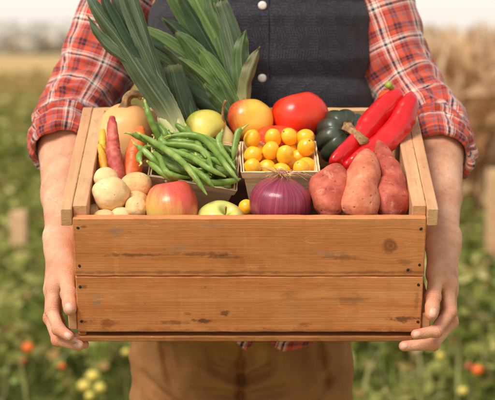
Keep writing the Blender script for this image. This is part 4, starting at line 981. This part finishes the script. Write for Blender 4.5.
for key, hd in hands.items():
    a, b = P(*hd['fore'][0]) - per_o, P(*hd['fore'][2]) - per_o; d = (b - a); L2 = d.length_squared
    cand = [(c, n) for c, n in fv if 0 < (c - a).dot(d) / L2 < 1 and (c - a - d * ((c - a).dot(d) / L2)).length < .06]
    dn = d.normalized()
    for c, n in R.sample(cand, min(650, len(cand))):
        t = (dn * R.uniform(.5, 1) + dn.cross(n) * R.gauss(0, .5) + n * R.uniform(.25, .6)).normalized(); ln = R.uniform(.006, .014); k = dn.cross(n).normalized() * .00010
        p1 = c + t * ln * .5; p2 = c + t * ln * .95 - n * ln * .22; q = len(HV)
        HV += [c - k, c + k, p1 - k * .8, p1 + k * .8, p2]; HF += [(q, q + 1, q + 3, q + 2), (q + 2, q + 3, q + 4)]
mesh('arm_hair', HV, HF, M_hair, per)
for sg in (-1, 1):
    V, Fc = ball(.0125, .0125, .0125, 0); pmesh('eye', [v + hc + Vector((sg * .032, -.074, 0)) for v in V], Fc, M_eye)
V, Fc = ball(.088, .105, .108, .05, 3, 2, extra=lambda d: 1.0)
HV = [];
for v in V:
    q = v.copy()
    if q.y < -.05 and q.z < .055: q *= .80
    if q.z < -.02: q *= .86
    HV.append(q + hc + Vector((0, .018, .032)))
pmesh('hair', HV, Fc, M_hair)

# trousers
S = SDF((-.30, -.08, .02), (.30, .36, 1.05), .0045)
tx = -.011
S.cap((tx, .13, .945), (tx, .13, 1.0), .180, .172, .05, sc=(1, .76, .45))
for sg in (-1, 1):
    S.cap((tx + sg * .090, .13, .90), (tx + sg * .112, .10, .50), .098, .082, .016); S.cap((tx + sg * .108, .10, .50), (tx + sg * .12, .14, .08), .082, .070, .02)
V, Q = S.mesh(); V = relax(V, Q, 4)
FOLDS = [(-.008, 1.0, -.012, .78, .005, .005), (-.012, .83, -.085, .875, .008, .007), (-.014, .80, -.10, .825, .008, .008), (-.008, .825, .060, .875, .008, .007), (-.006, .80, .085, .83, .008, .008),
         (-.15, .93, -.12, .80, .005, .007), (.11, .93, .14, .80, .006, .007), (-.07, .91, -.05, .84, .004, .006), (.045, .90, .035, .84, .004, .006), (-.175, .84, -.09, .77, .006, .008), (.15, .85, .08, .77, .006, .008)]
V2 = []
for v in V:
    x, y, z = v; cxx = tx + (.1 if x > tx else -.1); d = Vector((x - cxx, y - .12, 0))
    k = noise.noise(Vector((x * 9, y * 9, z * 20 + x * 26 * (1 if x > tx else -1)))) * .006 + noise.noise(Vector((x * 30, y * 14, z * 50))) * .0025
    k += .005 * noise.noise(Vector((x * 26, y * 6, z * 5)))
    if d.length > 1e-6: v = Vector(v) + d.normalized() * k
    if y < .12:
        for (ax_, az_, bx_, bz_, dp, wd) in FOLDS:
            bx, bz = bx_ - ax_, bz_ - az_; tt_ = max(0, min(1, ((x - ax_) * bx + (z - az_) * bz) / (bx * bx + bz * bz))); dd = math.hypot(x - ax_ - bx * tt_, z - az_ - bz * tt_)
            v = Vector(v) + Vector((0, 1.5 * dp * (math.exp(-(dd / wd) ** 2) - .55 * math.exp(-((dd - wd * 2) / wd) ** 2)) * math.sin(PI * min(1, tt_ * .8 + .2)), 0))
    V2.append(v)
tr = pmesh('trousers', V2, Q.tolist(), M_canvas)
# fly seam, pocket edges
def seam(name, pts, r, mat, par):
    V, Fc, _ = tube(pts, [r] * len(pts), 6, 20); return pmesh(name, V, Fc, mat, par)
boot_y = .05
for sg in (-1, 1):
    S = SDF((tx - .25, -.2, -.01), (tx + .3, .32, .2), .006)
    ax_ = tx + sg * .125
    S.cap((ax_, .15, .05), (ax_ + sg * .02, -.02, .035), .045, .042, .02); S.cap((ax_, .14, .06), (ax_, .14, .15), .05, .052, .02)
    V, Q = S.mesh(); V[:, 2] = np.maximum(V[:, 2], .002); pmesh('boot', V, Q.tolist(), M_boot)

# vest
def ring_mesh(zs, fa, fb, fc, ft=None, n=120, ex=2.7, mat=None, name='vest', uvw=1.0):
    V, UV, Fc = [], [], []
    for i, z in enumerate(zs):
        acc = 0; prev = None
        for j in range(n + 1):
            a = 2 * PI * j / n + PI / 2
            ca, sa = math.cos(a), math.sin(a)
            x = fa(z) * math.copysign(abs(ca) ** (2 / ex), ca); y = fb(z) * math.copysign(abs(sa) ** (2 / ex), sa)
            v = Vector((fc(z)[0] + x, fc(z)[1] + y, z))
            if ft: v = ft(v, a, z)
            if prev is not None: acc += math.hypot(v.x - prev.x, v.y - prev.y)
            prev = v; V.append(v); UV.append((acc, v.z))
    k = n + 1
    for i in range(len(zs) - 1):
        for j in range(n): Fc.append((i * k + j, i * k + j + 1, (i + 1) * k + j + 1, (i + 1) * k + j))
    return V, Fc, UV
sm = lambda z, a, b: max(0, min(1, (z - a) / (b - a)))
SE0, SES = 1.343, .128
def vt(v, a, z):
    q = abs(((z - SE0) / SES + .5) % 1 - .5) * 2      # 0 at a seam
    puff = .014 * min(1, q * 2.2) ** .6
    wr = .004 * noise.noise(Vector((v.x * 11, v.y * 8, v.z * 22))) + .0022 * noise.noise(Vector((v.x * 30, 3, v.z * 40 + v.x * 30)))
    c = Vector((.024, .13, z)); d = (v - c); d.z = 0; d.normalize()
    v = v + d * (puff + wr)
    if v.y < .1: v.y += .035 * (abs(v.x - .024) / .19) ** 2
    return v
V, Fc, UV = ring_mesh(np.linspace(.955, 1.56, 120), lambda z: .186 * (1 - .55 * sm(z, 1.50, 1.56)), lambda z: .132 * (1 - .35 * sm(z, 1.48, 1.56)), lambda z: (.024, .128), vt)
vest = pmesh('vest', V, Fc, M_tweed, uv=UV)
for (px, py) in ((259.5, 4.5), (257.5, 78), (257, 142), (262, -62)):
    z = P(px, py, 2.85).z
    # find the vest's front surface there
    best = min((v for v in V if v.y < .1), key=lambda v: (v.x - P(px, py, 2.85).x) ** 2 + (v.z - z) ** 2)
    Vb, Fb = revolve([(.0001, .0042), (.0035, .0041), (.0058, .0032), (.0068, .0015), (.0068, -.001), (.0001, -.001)], 20, 16)
    o = pmesh('snap_button', [Vector((best.x + q.x, best.y - q.z - .0015, best.z + q.y)) for q in Vb], Fb, M_snap, vest)
    o.parent = vest
# vest front opening: a stitched edge running down beside the snaps
pk = []
zz = np.linspace(.97, 1.50, 26)
px0 = P(268, 60, 2.85).x
fr = []
for z in zz:
    b = min((v for v in V if v.y < .1), key=lambda v: (v.x - px0) ** 2 * 4 + (v.z - z) ** 2); fr.append(Vector((px0, b.y - .0006, z)))
Vb, Fb, _ = tube(fr, [.0013] * 8, 6, 60); pmesh('front_edge', Vb, Fb, M_tweed, vest)

# shirt: trunk with hem, sleeves and rolled cuffs
def st_(v, a, z):
    w = .006 * math.sin(a * 9 + 2 * math.sin(a * 3)) * (1 - sm(z, .9, 1.02)) + .004 * noise.noise(v * 18)
    d = Vector((v.x - .0, v.y - .13, 0)).normalized(); v = v + d * w
    if z < .97 and v.y < .13: v.z -= (.024 * math.exp(-((v.x - .078) / .038) ** 4) * (1 - 5.5 * (v.x - .06)) + .022 * math.exp(-((v.x + .006) / .012) ** 2) + .003 * noise.noise(v * 40)) * (1 - sm(z, .92, .97))
    return v
V, Fc, UV = ring_mesh(np.linspace(.918, 1.53, 60), lambda z: (.160 + .014 * sm(z, 1.3, 1.4)) * (1 - .5 * sm(z, 1.48, 1.53)) + .024 * (1 - sm(z, .93, .98)), lambda z: .112 + .034 * (1 - sm(z, .93, .98)), lambda z: (-.004 + .026 * sm(z, .9, 1.2), .13), st_)
pmesh('shirt', V, Fc, M_plaid, uv=UV)
V, Fc = revolve([(.115, 1.515), (.085, 1.545), (.068, 1.57), (.066, 1.60), (.074, 1.585), (.088, 1.560), (.120, 1.525)], 60, 30)
pmesh('collar', [Vector((v.x + .022, v.y * .8 + .128, v.z)) for v in V], Fc[:-2], M_plaid, uv=[(math.atan2(v.y, v.x) * .07, v.z) for v in V])
def sleeve(pts, rad, sd, cuff, crad, sg_):
    pw = [P(*p) for p in pts]
    def md(t, a):
        e = .35 + .65 * sm(t, .35, .9)
        n1 = noise.noise(Vector((math.cos(a) * 1.1 + sd, math.sin(a) * 1.1, t * 9 + 1.2 * math.sin(a + sd))))
        n2 = noise.noise(Vector((math.cos(a) * 2.2, math.sin(a) * 2.2 + sd, t * 24 + 2.5 * math.sin(a + 1))))
        n3 = 1 - abs(noise.noise(Vector((math.cos(a) * .9 + 4, math.sin(a) * .9 + sd, t * 13 + 1.8 * math.sin(a)))))
        return 1 + e * (.17 * n1 + .08 * n2 + .24 * (n3 - .78))
    V, Fc, UV = tube(pw, rad, 90, 150, mod=md, caps=False, ref=(0, 1, 0))
    o = pmesh('sleeve', V, Fc, M_plaid, uv=UV)
    # rolled cuff: uneven turns of cloth round the forearm, the mouth turned inwards
    cc_, adir, hang = cuff
    B = P(*cc_); ax = Vector(adir).normalized(); mt = axmat(ax, (0, 0, 1)).to_3x3()
    prof = cat([(-.070, .046), (-.062, .056), (-.050, .058), (-.042, .0535), (-.036, .0585), (-.022, .0605), (-.013, .0575), (-.009, .053), (-.004, .0555), (.004, .0545), (.008, .050), (.006, .0455), (-.010, .0440), (-.05, .0435)], 90)
    V, UV, Fc = [], [], []; acc = 0; nn = 90
    for i in range(90):
        if i: acc += float(np.linalg.norm(prof[i] - prof[i - 1]))
        s_, r_ = prof[i]; t = i / 89
        for j in range(nn + 1):
            a = 2 * PI * j / nn; ca, sa = math.cos(a), math.sin(a)
            n1 = noise.noise(Vector((ca * 1.2 + sd * 2, sa * 1.2, s_ * 22))); n2 = noise.noise(Vector((ca * 2.6, sa * 2.6 + sd, s_ * 60 + 1.5 * sa))); n3 = noise.noise(Vector((ca * 6, sa * 6 + sd, s_ * 110)))
            r2 = r_ * (1 + (.12 * n1 + .11 * n2 + .045 * n3) * (1 if t < .82 else .25)) * crad
            if t < .1: r2 = r2 * .93
            s2 = s_ + .010 * n1 + .006 * n2
            q = mt @ Vector((ca, sa, 0)) * r2
            q = B + q + ax * (s2 + hang * max(0, (q.x * sg_) / .055))
            V.append(q); UV.append((a * .055 + .02, acc + .031))
    k = nn + 1
    for i in range(89):
        for j in range(nn): Fc.append((i * k + j, i * k + j + 1, (i + 1) * k + j + 1, (i + 1) * k + j))
    pmesh('rolled_cuff', V, Fc, M_plaid, o, uv=UV)
sleeve([(192, -12, 2.985), (172, -26, 2.985), (146, -24, 2.985), (124, 6, 2.975), (104, 52, 2.965), (90, 86, 2.95), (75, 110, 2.92), (67, 126, 2.885), (62, 143, 2.835)], [.040, .055, .064, .068, .066, .062, .060, .057, .052], 1.3,
       ((62, 149, 2.81), (-.03, -.80, -.56), .010), 1.0, -1)
sleeve([(328, -12, 2.985), (334, -26, 2.985), (352, -24, 2.985), (372, 6, 2.975), (389, 50, 2.965), (404, 84, 2.95), (421, 110, 2.92), (433, 126, 2.885), (438, 143, 2.835)], [.040, .055, .064, .068, .066, .062, .060, .057, .052], 4.1,
       ((438, 153, 2.81), (.03, -.80, -.56), .014), 1.0, 1)

# ------------------------------------------------------------------ field behind
def leafmat(name, trans=0.35):
    g = G(name); a = g.attr('tint')[0]
    c = g.mix(g.val(g.noise(g.obj, 9, 3), 0.35, 0.7, 0, 0.25), a, (0.12, 0.13, 0.03, 1))
    return g.fin(c, 0.65, spec=0.25, trans=trans)
M_leafy = leafmat('field leaves'); M_dry = leafmat('dry crop leaves')
def cloud_leaves(name, C, size, tint, mat, updir=None, asp=2.2, label=None, kind='stuff', parent=None, stand=0.0):
    n = len(C)
    d = NR.normal(size=(n, 3)); d[:, 2] = np.abs(d[:, 2]) * (.5 + 3 * stand); d /= np.linalg.norm(d, axis=1)[:, None]
    e = np.cross(d, NR.normal(size=(n, 3))); e /= np.linalg.norm(e, axis=1)[:, None]
    s = size[:, None]
    V = np.stack([C - d * s * .5, C + e * s / asp * .5, C + d * s * .5 - np.cross(d, e) * s * .12, C - e * s / asp * .5], 1).reshape(-1, 3)
    me = bpy.data.meshes.new(name); me.vertices.add(4 * n); me.vertices.foreach_set('co', V.astype(np.float32).ravel())
    me.loops.add(4 * n); me.loops.foreach_set('vertex_index', np.arange(4 * n, dtype=np.int32)); me.polygons.add(n)
    me.polygons.foreach_set('loop_start', np.arange(0, 4 * n, 4, dtype=np.int32)); me.polygons.foreach_set('loop_total', np.full(n, 4, np.int32)); me.update(calc_edges=True)
    at = me.color_attributes.new('tint', 'FLOAT_COLOR', 'POINT'); cc = np.ones((4 * n, 4), np.float32); cc[:, :3] = np.repeat(tint, 4, 0); at.data.foreach_set('color', cc.ravel())
    me.materials.append(mat); o = bpy.data.objects.new(name, me); col.objects.link(o)
    if parent: o.parent = parent
    tag(o, label, None, None, kind); return o
def fbm(x, y, s, sd): return np.array([noise.noise(Vector((a * s, b * s, sd))) for a, b in zip(x, y)])
def pal(t, cols):
    cols = np.array([c[:3] for c in cols]); k = np.clip(t, 0, .9999) * (len(cols) - 1); i = k.astype(int); f = (k - i)[:, None]
    return cols[i] * (1 - f) + cols[i + 1] * f
CY0 = -2.85
def scatter(n, d0, d1, pw=1.0, hw=.30, xlo=None, xhi=None):
    u = NR.random(n); D = d0 * (d1 / d0) ** (u ** pw); X = (NR.random(n) * 2 - 1) * (hw * D + .6)
    return X, D
GREENS = [srgb(70, 80, 30), srgb(120, 130, 52), srgb(166, 170, 82), srgb(208, 198, 116), srgb(240, 216, 156)]
X, D = scatter(170000, 4.4, 60, 1.15); X2, D2 = scatter(90000, 4.4, 60, 1.1, hw=.85); far_ = np.abs(X2) > .30 * D2 + .5; X = np.concatenate([X, X2[far_] * 1.0]); D = np.concatenate([D, D2[far_]])
n1 = fbm(X, D, .9, 1.0); n2 = fbm(X, D, 3.2, 4.0)
hh = (.16 + .34 * np.clip(n1 + .45, 0, 1)) * (NR.random(len(X)) ** .8)
keep = NR.random(len(X)) < (.55 + .8 * n1 + .3); X, D, n1, n2, hh = [q[keep] for q in (X, D, n1, n2, hh)]
n3 = fbm(X, D, 6.5, 7.0)
t = .36 + .55 * n2 + .5 * n3 + .5 * (hh - .2) + NR.normal(size=len(X)) * .17
tint = pal(t, GREENS)
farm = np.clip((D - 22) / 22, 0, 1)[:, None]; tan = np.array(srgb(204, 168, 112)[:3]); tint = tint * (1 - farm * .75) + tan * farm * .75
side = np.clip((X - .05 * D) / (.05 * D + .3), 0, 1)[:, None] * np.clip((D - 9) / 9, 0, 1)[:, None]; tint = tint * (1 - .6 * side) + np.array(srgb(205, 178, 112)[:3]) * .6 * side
FT = [(28, 347.5, 6.6), (23, 361, 6.6), (478, 370, 6.3), (469, 366, 6.35), (463, 391, 6.1), (93, 376, 6.2), (84, 386, 6.1), (100, 388, 6.1), (90, 396, 6.05), (15, 382, 6.1), (6, 372, 6.15), (62, 366, 6.3), (440, 356, 6.5), (126, 352, 6.6)]
ok = np.ones(len(X), bool)
for (px, py, Dt) in FT:      # the fruit shows in gaps of the foliage
    p = P(px, py, Dt); ok &= ~((np.abs(X - p.x * (D / Dt)) < .08) & (D < Dt + .05) & (D > Dt - 2.4))
X, D, n1, n2, hh, t, tint = [q[ok] for q in (X, D, n1, n2, hh, t, tint)]
dryr = (NR.random(len(X)) < .05); tint[dryr] = np.array(srgb(196, 150, 96)[:3])
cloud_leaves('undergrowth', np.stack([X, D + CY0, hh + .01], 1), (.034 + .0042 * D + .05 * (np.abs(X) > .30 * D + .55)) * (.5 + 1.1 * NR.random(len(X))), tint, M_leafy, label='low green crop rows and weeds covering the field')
# thin pale stems and grass blades
X, D = scatter(3500, 5.6, 26, 1.1); hh = .08 + .20 * NR.random(len(X))
cloud_leaves('grass', np.stack([X, D + CY0, hh], 1), 0.12 + .16 * NR.random(len(X)), pal(NR.random(len(X)), [srgb(120, 130, 60), srgb(176, 172, 104), srgb(214, 196, 150)]), M_dry, asp=22, stand=1.0, label='thin pale grass blades and dry stems among the crops')
# dry standing crop on the right
n = 30000; D = 12 * (70 / 12) ** NR.random(n); X = .075 * D + .35 + NR.random(n) * (.30 * D); row = np.round(X / .75) * .75 + NR.normal(size=n) * .09
X = np.where(NR.random(n) < .75, row, X); hmax = 1.35 + .35 * fbm(X, D, .5, 9.0); hh = hmax * NR.random(n)
tt = .45 + .4 * fbm(X, D, 1.2, 3.0) + NR.normal(size=n) * .2 + .12 * (hh - .7)
cloud_leaves('dry_crop', np.stack([X, D + CY0, hh], 1), .28 + .006 * D + .2 * NR.random(n), pal(tt, [srgb(196, 148, 100), srgb(228, 182, 134), srgb(244, 210, 170), srgb(250, 230, 204)]), M_dry, asp=4.5, stand=.8, label='tall dry tan crop standing at the right edge of the field')
# ground
def ground():
    g = G('field soil'); a = g.noise(g.raw, .8, 5, .6); b = g.noise(g.raw, 6, 4, .6); _, y, _ = g.sep(g.raw)
    c = g.ramp(a, [(.3, srgb(84, 88, 40)), (.5, srgb(124, 128, 60)), (.7, srgb(176, 156, 96))])
    c = g.mix(g.val(b, .4, .7, 0, .5), c, srgb(86, 76, 46))
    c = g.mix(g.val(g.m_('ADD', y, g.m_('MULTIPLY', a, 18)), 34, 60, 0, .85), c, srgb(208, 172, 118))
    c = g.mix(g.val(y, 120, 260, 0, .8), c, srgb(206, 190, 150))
    return g.fin(c, .95, g.bump(b, .5, .05), spec=.1)
gv = []
xs = np.linspace(-1, 1, 41); ys = np.concatenate([np.linspace(-8, 40, 49), np.geomspace(44, 2500, 36)])
for y in ys:
    for x in xs:
        wx = x * (14 + max(y, 0) * .9); gv.append((wx, y, .05 * noise.noise(Vector((wx * .4, y * .4, 0))) * min(1, abs(y) / 6)))
gf = [(i * 41 + j, i * 41 + j + 1, (i + 1) * 41 + j + 1, (i + 1) * 41 + j) for i in range(len(ys) - 1) for j in range(40)]
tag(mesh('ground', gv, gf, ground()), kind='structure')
# far trees: a line of separate crowns, distance haze painted into their pale leaf colours
M_tree = leafmat('haze-paled tree leaves', .2)
n = 15000; pts_, tc_ = [], []
for k in range(150):
    D = R.uniform(190, 260); px = -850 + 2200 * (k + R.random()) / 150; top = {True: 17, False: 9}[px < 62] * R.uniform(.6, 1.1) + 5
    x = (px - 247.5) / F * D; h = 1.4 + top / F * D; w = R.uniform(3.0, 5.0) * D / 200
    m_ = 420; q = NR.normal(size=(m_, 3)); q /= np.linalg.norm(q, axis=1)[:, None]; q *= NR.random((m_, 1)) ** .4
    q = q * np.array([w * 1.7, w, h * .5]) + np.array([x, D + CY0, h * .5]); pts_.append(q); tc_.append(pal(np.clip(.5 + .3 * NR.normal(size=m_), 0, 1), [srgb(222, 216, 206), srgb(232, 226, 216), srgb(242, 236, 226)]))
cloud_leaves('treeline', np.vstack(pts_), .9 + .9 * NR.random(len(pts_) * 420), np.vstack(tc_), M_tree, asp=1.3, label='grey row of distant trees along the horizon, pale with painted haze')

# stakes
def stake(px, py, D, w, label, lean):
    top = P(px, py, D); V, Fc = rbox(-w / 2, w / 2, -w / 2, w / 2, -.1, top.z, bv=.006, wob=.004, seed=px)
    V = [Vector((v.x + lean * v.z, v.y, v.z + (.01 * math.sin(v.x * 90) if v.z > top.z - .02 else 0))) for v in V]
    o = mesh('wooden_stake', V, Fc, M_stake, smooth=False, loc=(top.x - lean * top.z, top.y, 0)); tag(o, label, 'stake', 'stakes in the field')
stake(18.5, 211, 9.4, .088, 'short pale wooden stake left of the forearm', .0)
stake(495.5, 169, 9.0, .085, 'taller pinkish wooden stake cut off by the right edge', .0)
# ripening tomatoes in the field
g_f = 'tomatoes left in the field'
M_ft = {'o': simple('ripe field tomato', srgb(255, 116, 36), .4), 'y': simple('unripe field tomato', srgb(236, 210, 96), .45), 'r': simple('dull red field tomato', srgb(176, 88, 52), .5), 'g': simple('green field tomato', srgb(132, 148, 66), .45)}
ft = [(28, 347.5, 6.6, 7, 'o', 'bright orange tomato low in the field left of the crate'), (23, 361, 6.6, 5, 'r', 'dull red tomato below the bright orange one'), (478, 370, 6.3, 7, 'o', 'orange tomato low in the field at the right edge'), (469, 366, 6.35, 5.5, 'r', 'dull red tomato beside the right orange one'), (463, 391, 6.1, 6, 'y', 'yellow tomato at the bottom right'),
      (93, 376, 6.2, 8, 'y', 'pale yellow tomato, upper one of the bottom left cluster'), (84, 386, 6.1, 8, 'y', 'pale yellow tomato, left one of the bottom left cluster'), (100, 388, 6.1, 7, 'y', 'pale yellow tomato, right one of the bottom left cluster'), (90, 396, 6.05, 6, 'y', 'pale yellow tomato, lowest of the bottom left cluster'),
      (15, 382, 6.1, 6, 'g', 'green tomato at the bottom left corner'), (6, 372, 6.15, 5, 'g', 'green tomato cut off by the left edge'), (62, 366, 6.3, 4, 'o', 'tiny orange tomato between the cluster and the hand'), (440, 356, 6.5, 5, 'y', 'yellowish tomato right of the hand'), (126, 352, 6.6, 5, 'y', 'yellow tomato near the trouser leg on the left')]
for i, (px, py, D, r, k, lab) in enumerate(ft):
    rr = .85 * r * D / F; V, Fc = ball(rr, rr, rr * .86, .05, 1.4, i, n=24, m=16); p = P(px, py, D)
    o = mesh('field_tomato', V, Fc, M_ft[k], loc=p); tag(o, lab, 'tomato', g_f)
    V, Fc, _ = tube([(0, 0, rr * .8), (rr * .1, 0, rr * 1.2), (rr * .5, .01, rr * 1.9)], [.004, .003, .002], 6, 8); mesh('stalk', V, Fc, M_greenstem, o)

# ------------------------------------------------------------------ light
w = bpy.data.worlds.new('World'); scene.world = w; w.use_nodes = True
nt = w.node_tree; nt.nodes.clear()
out = nt.nodes.new('ShaderNodeOutputWorld'); bg = nt.nodes.new('ShaderNodeBackground'); sky = nt.nodes.new('ShaderNodeTexSky')
SUN_EL, SUN_AZ = math.radians(47), math.radians(218)      # azimuth clockwise from +Y (north)
sky.sky_type = 'NISHITA'; sky.sun_disc = False; sky.sun_elevation = SUN_EL; sky.sun_rotation = SUN_AZ; sky.dust_density = 4; sky.air_density = 1.0
mx = nt.nodes.new('ShaderNodeMix'); mx.data_type = 'RGBA'; mx.inputs[0].default_value = .86
nt.links.new(sky.outputs[0], mx.inputs[6])
tc = nt.nodes.new('ShaderNodeTexCoord'); sp = nt.nodes.new('ShaderNodeSeparateXYZ'); nt.links.new(tc.outputs['Generated'], sp.inputs[0])
rp = nt.nodes.new('ShaderNodeValToRGB'); nt.links.new(sp.outputs[2], rp.inputs[0])
e = rp.color_ramp.elements; e[0].position = 0.0; e[0].color = (.98, .88, .78, 1); e[1].position = .5; e[1].color = (.46, .47, .49, 1)
q = e.new(.03); q.color = (1.0, .95, .87, 1)
q = e.new(.14); q.color = (.90, .86, .80, 1)
sc_ = nt.nodes.new('ShaderNodeVectorMath'); sc_.operation = 'SCALE'; sc_.inputs['Scale'].default_value = 11.6; nt.links.new(rp.outputs[0], sc_.inputs[0])
nt.links.new(sc_.outputs[0], mx.inputs[7]); nt.links.new(mx.outputs[2], bg.inputs[0]); bg.inputs[1].default_value = 0.10
nt.links.new(bg.outputs[0], out.inputs[0])
sd = bpy.data.lights.new('sun', 'SUN'); sd.energy = 3.5; sd.angle = math.radians(24); sd.color = (1.0, .95, .89)
so = bpy.data.objects.new('sun', sd); col.objects.link(so)
dirv = Vector((math.sin(SUN_AZ) * math.cos(SUN_EL), math.cos(SUN_AZ) * math.cos(SUN_EL), math.sin(SUN_EL)))
so.rotation_euler = dirv.to_track_quat('Z', 'Y').to_euler(); so.location = dirv * 20

vs = scene.view_settings; vs.view_transform = 'Standard'; vs.look = 'None'; vs.exposure = 0; vs.gamma = 1
scene.render.engine = 'CYCLES'
cy = scene.cycles; cy.use_denoising = True
try: cy.denoiser = 'OPENIMAGEDENOISE'
except Exception: pass
cy.max_bounces = 8; cy.diffuse_bounces = 4; cy.use_adaptive_sampling = True; cy.adaptive_threshold = .02
bpy.context.view_layer.update()
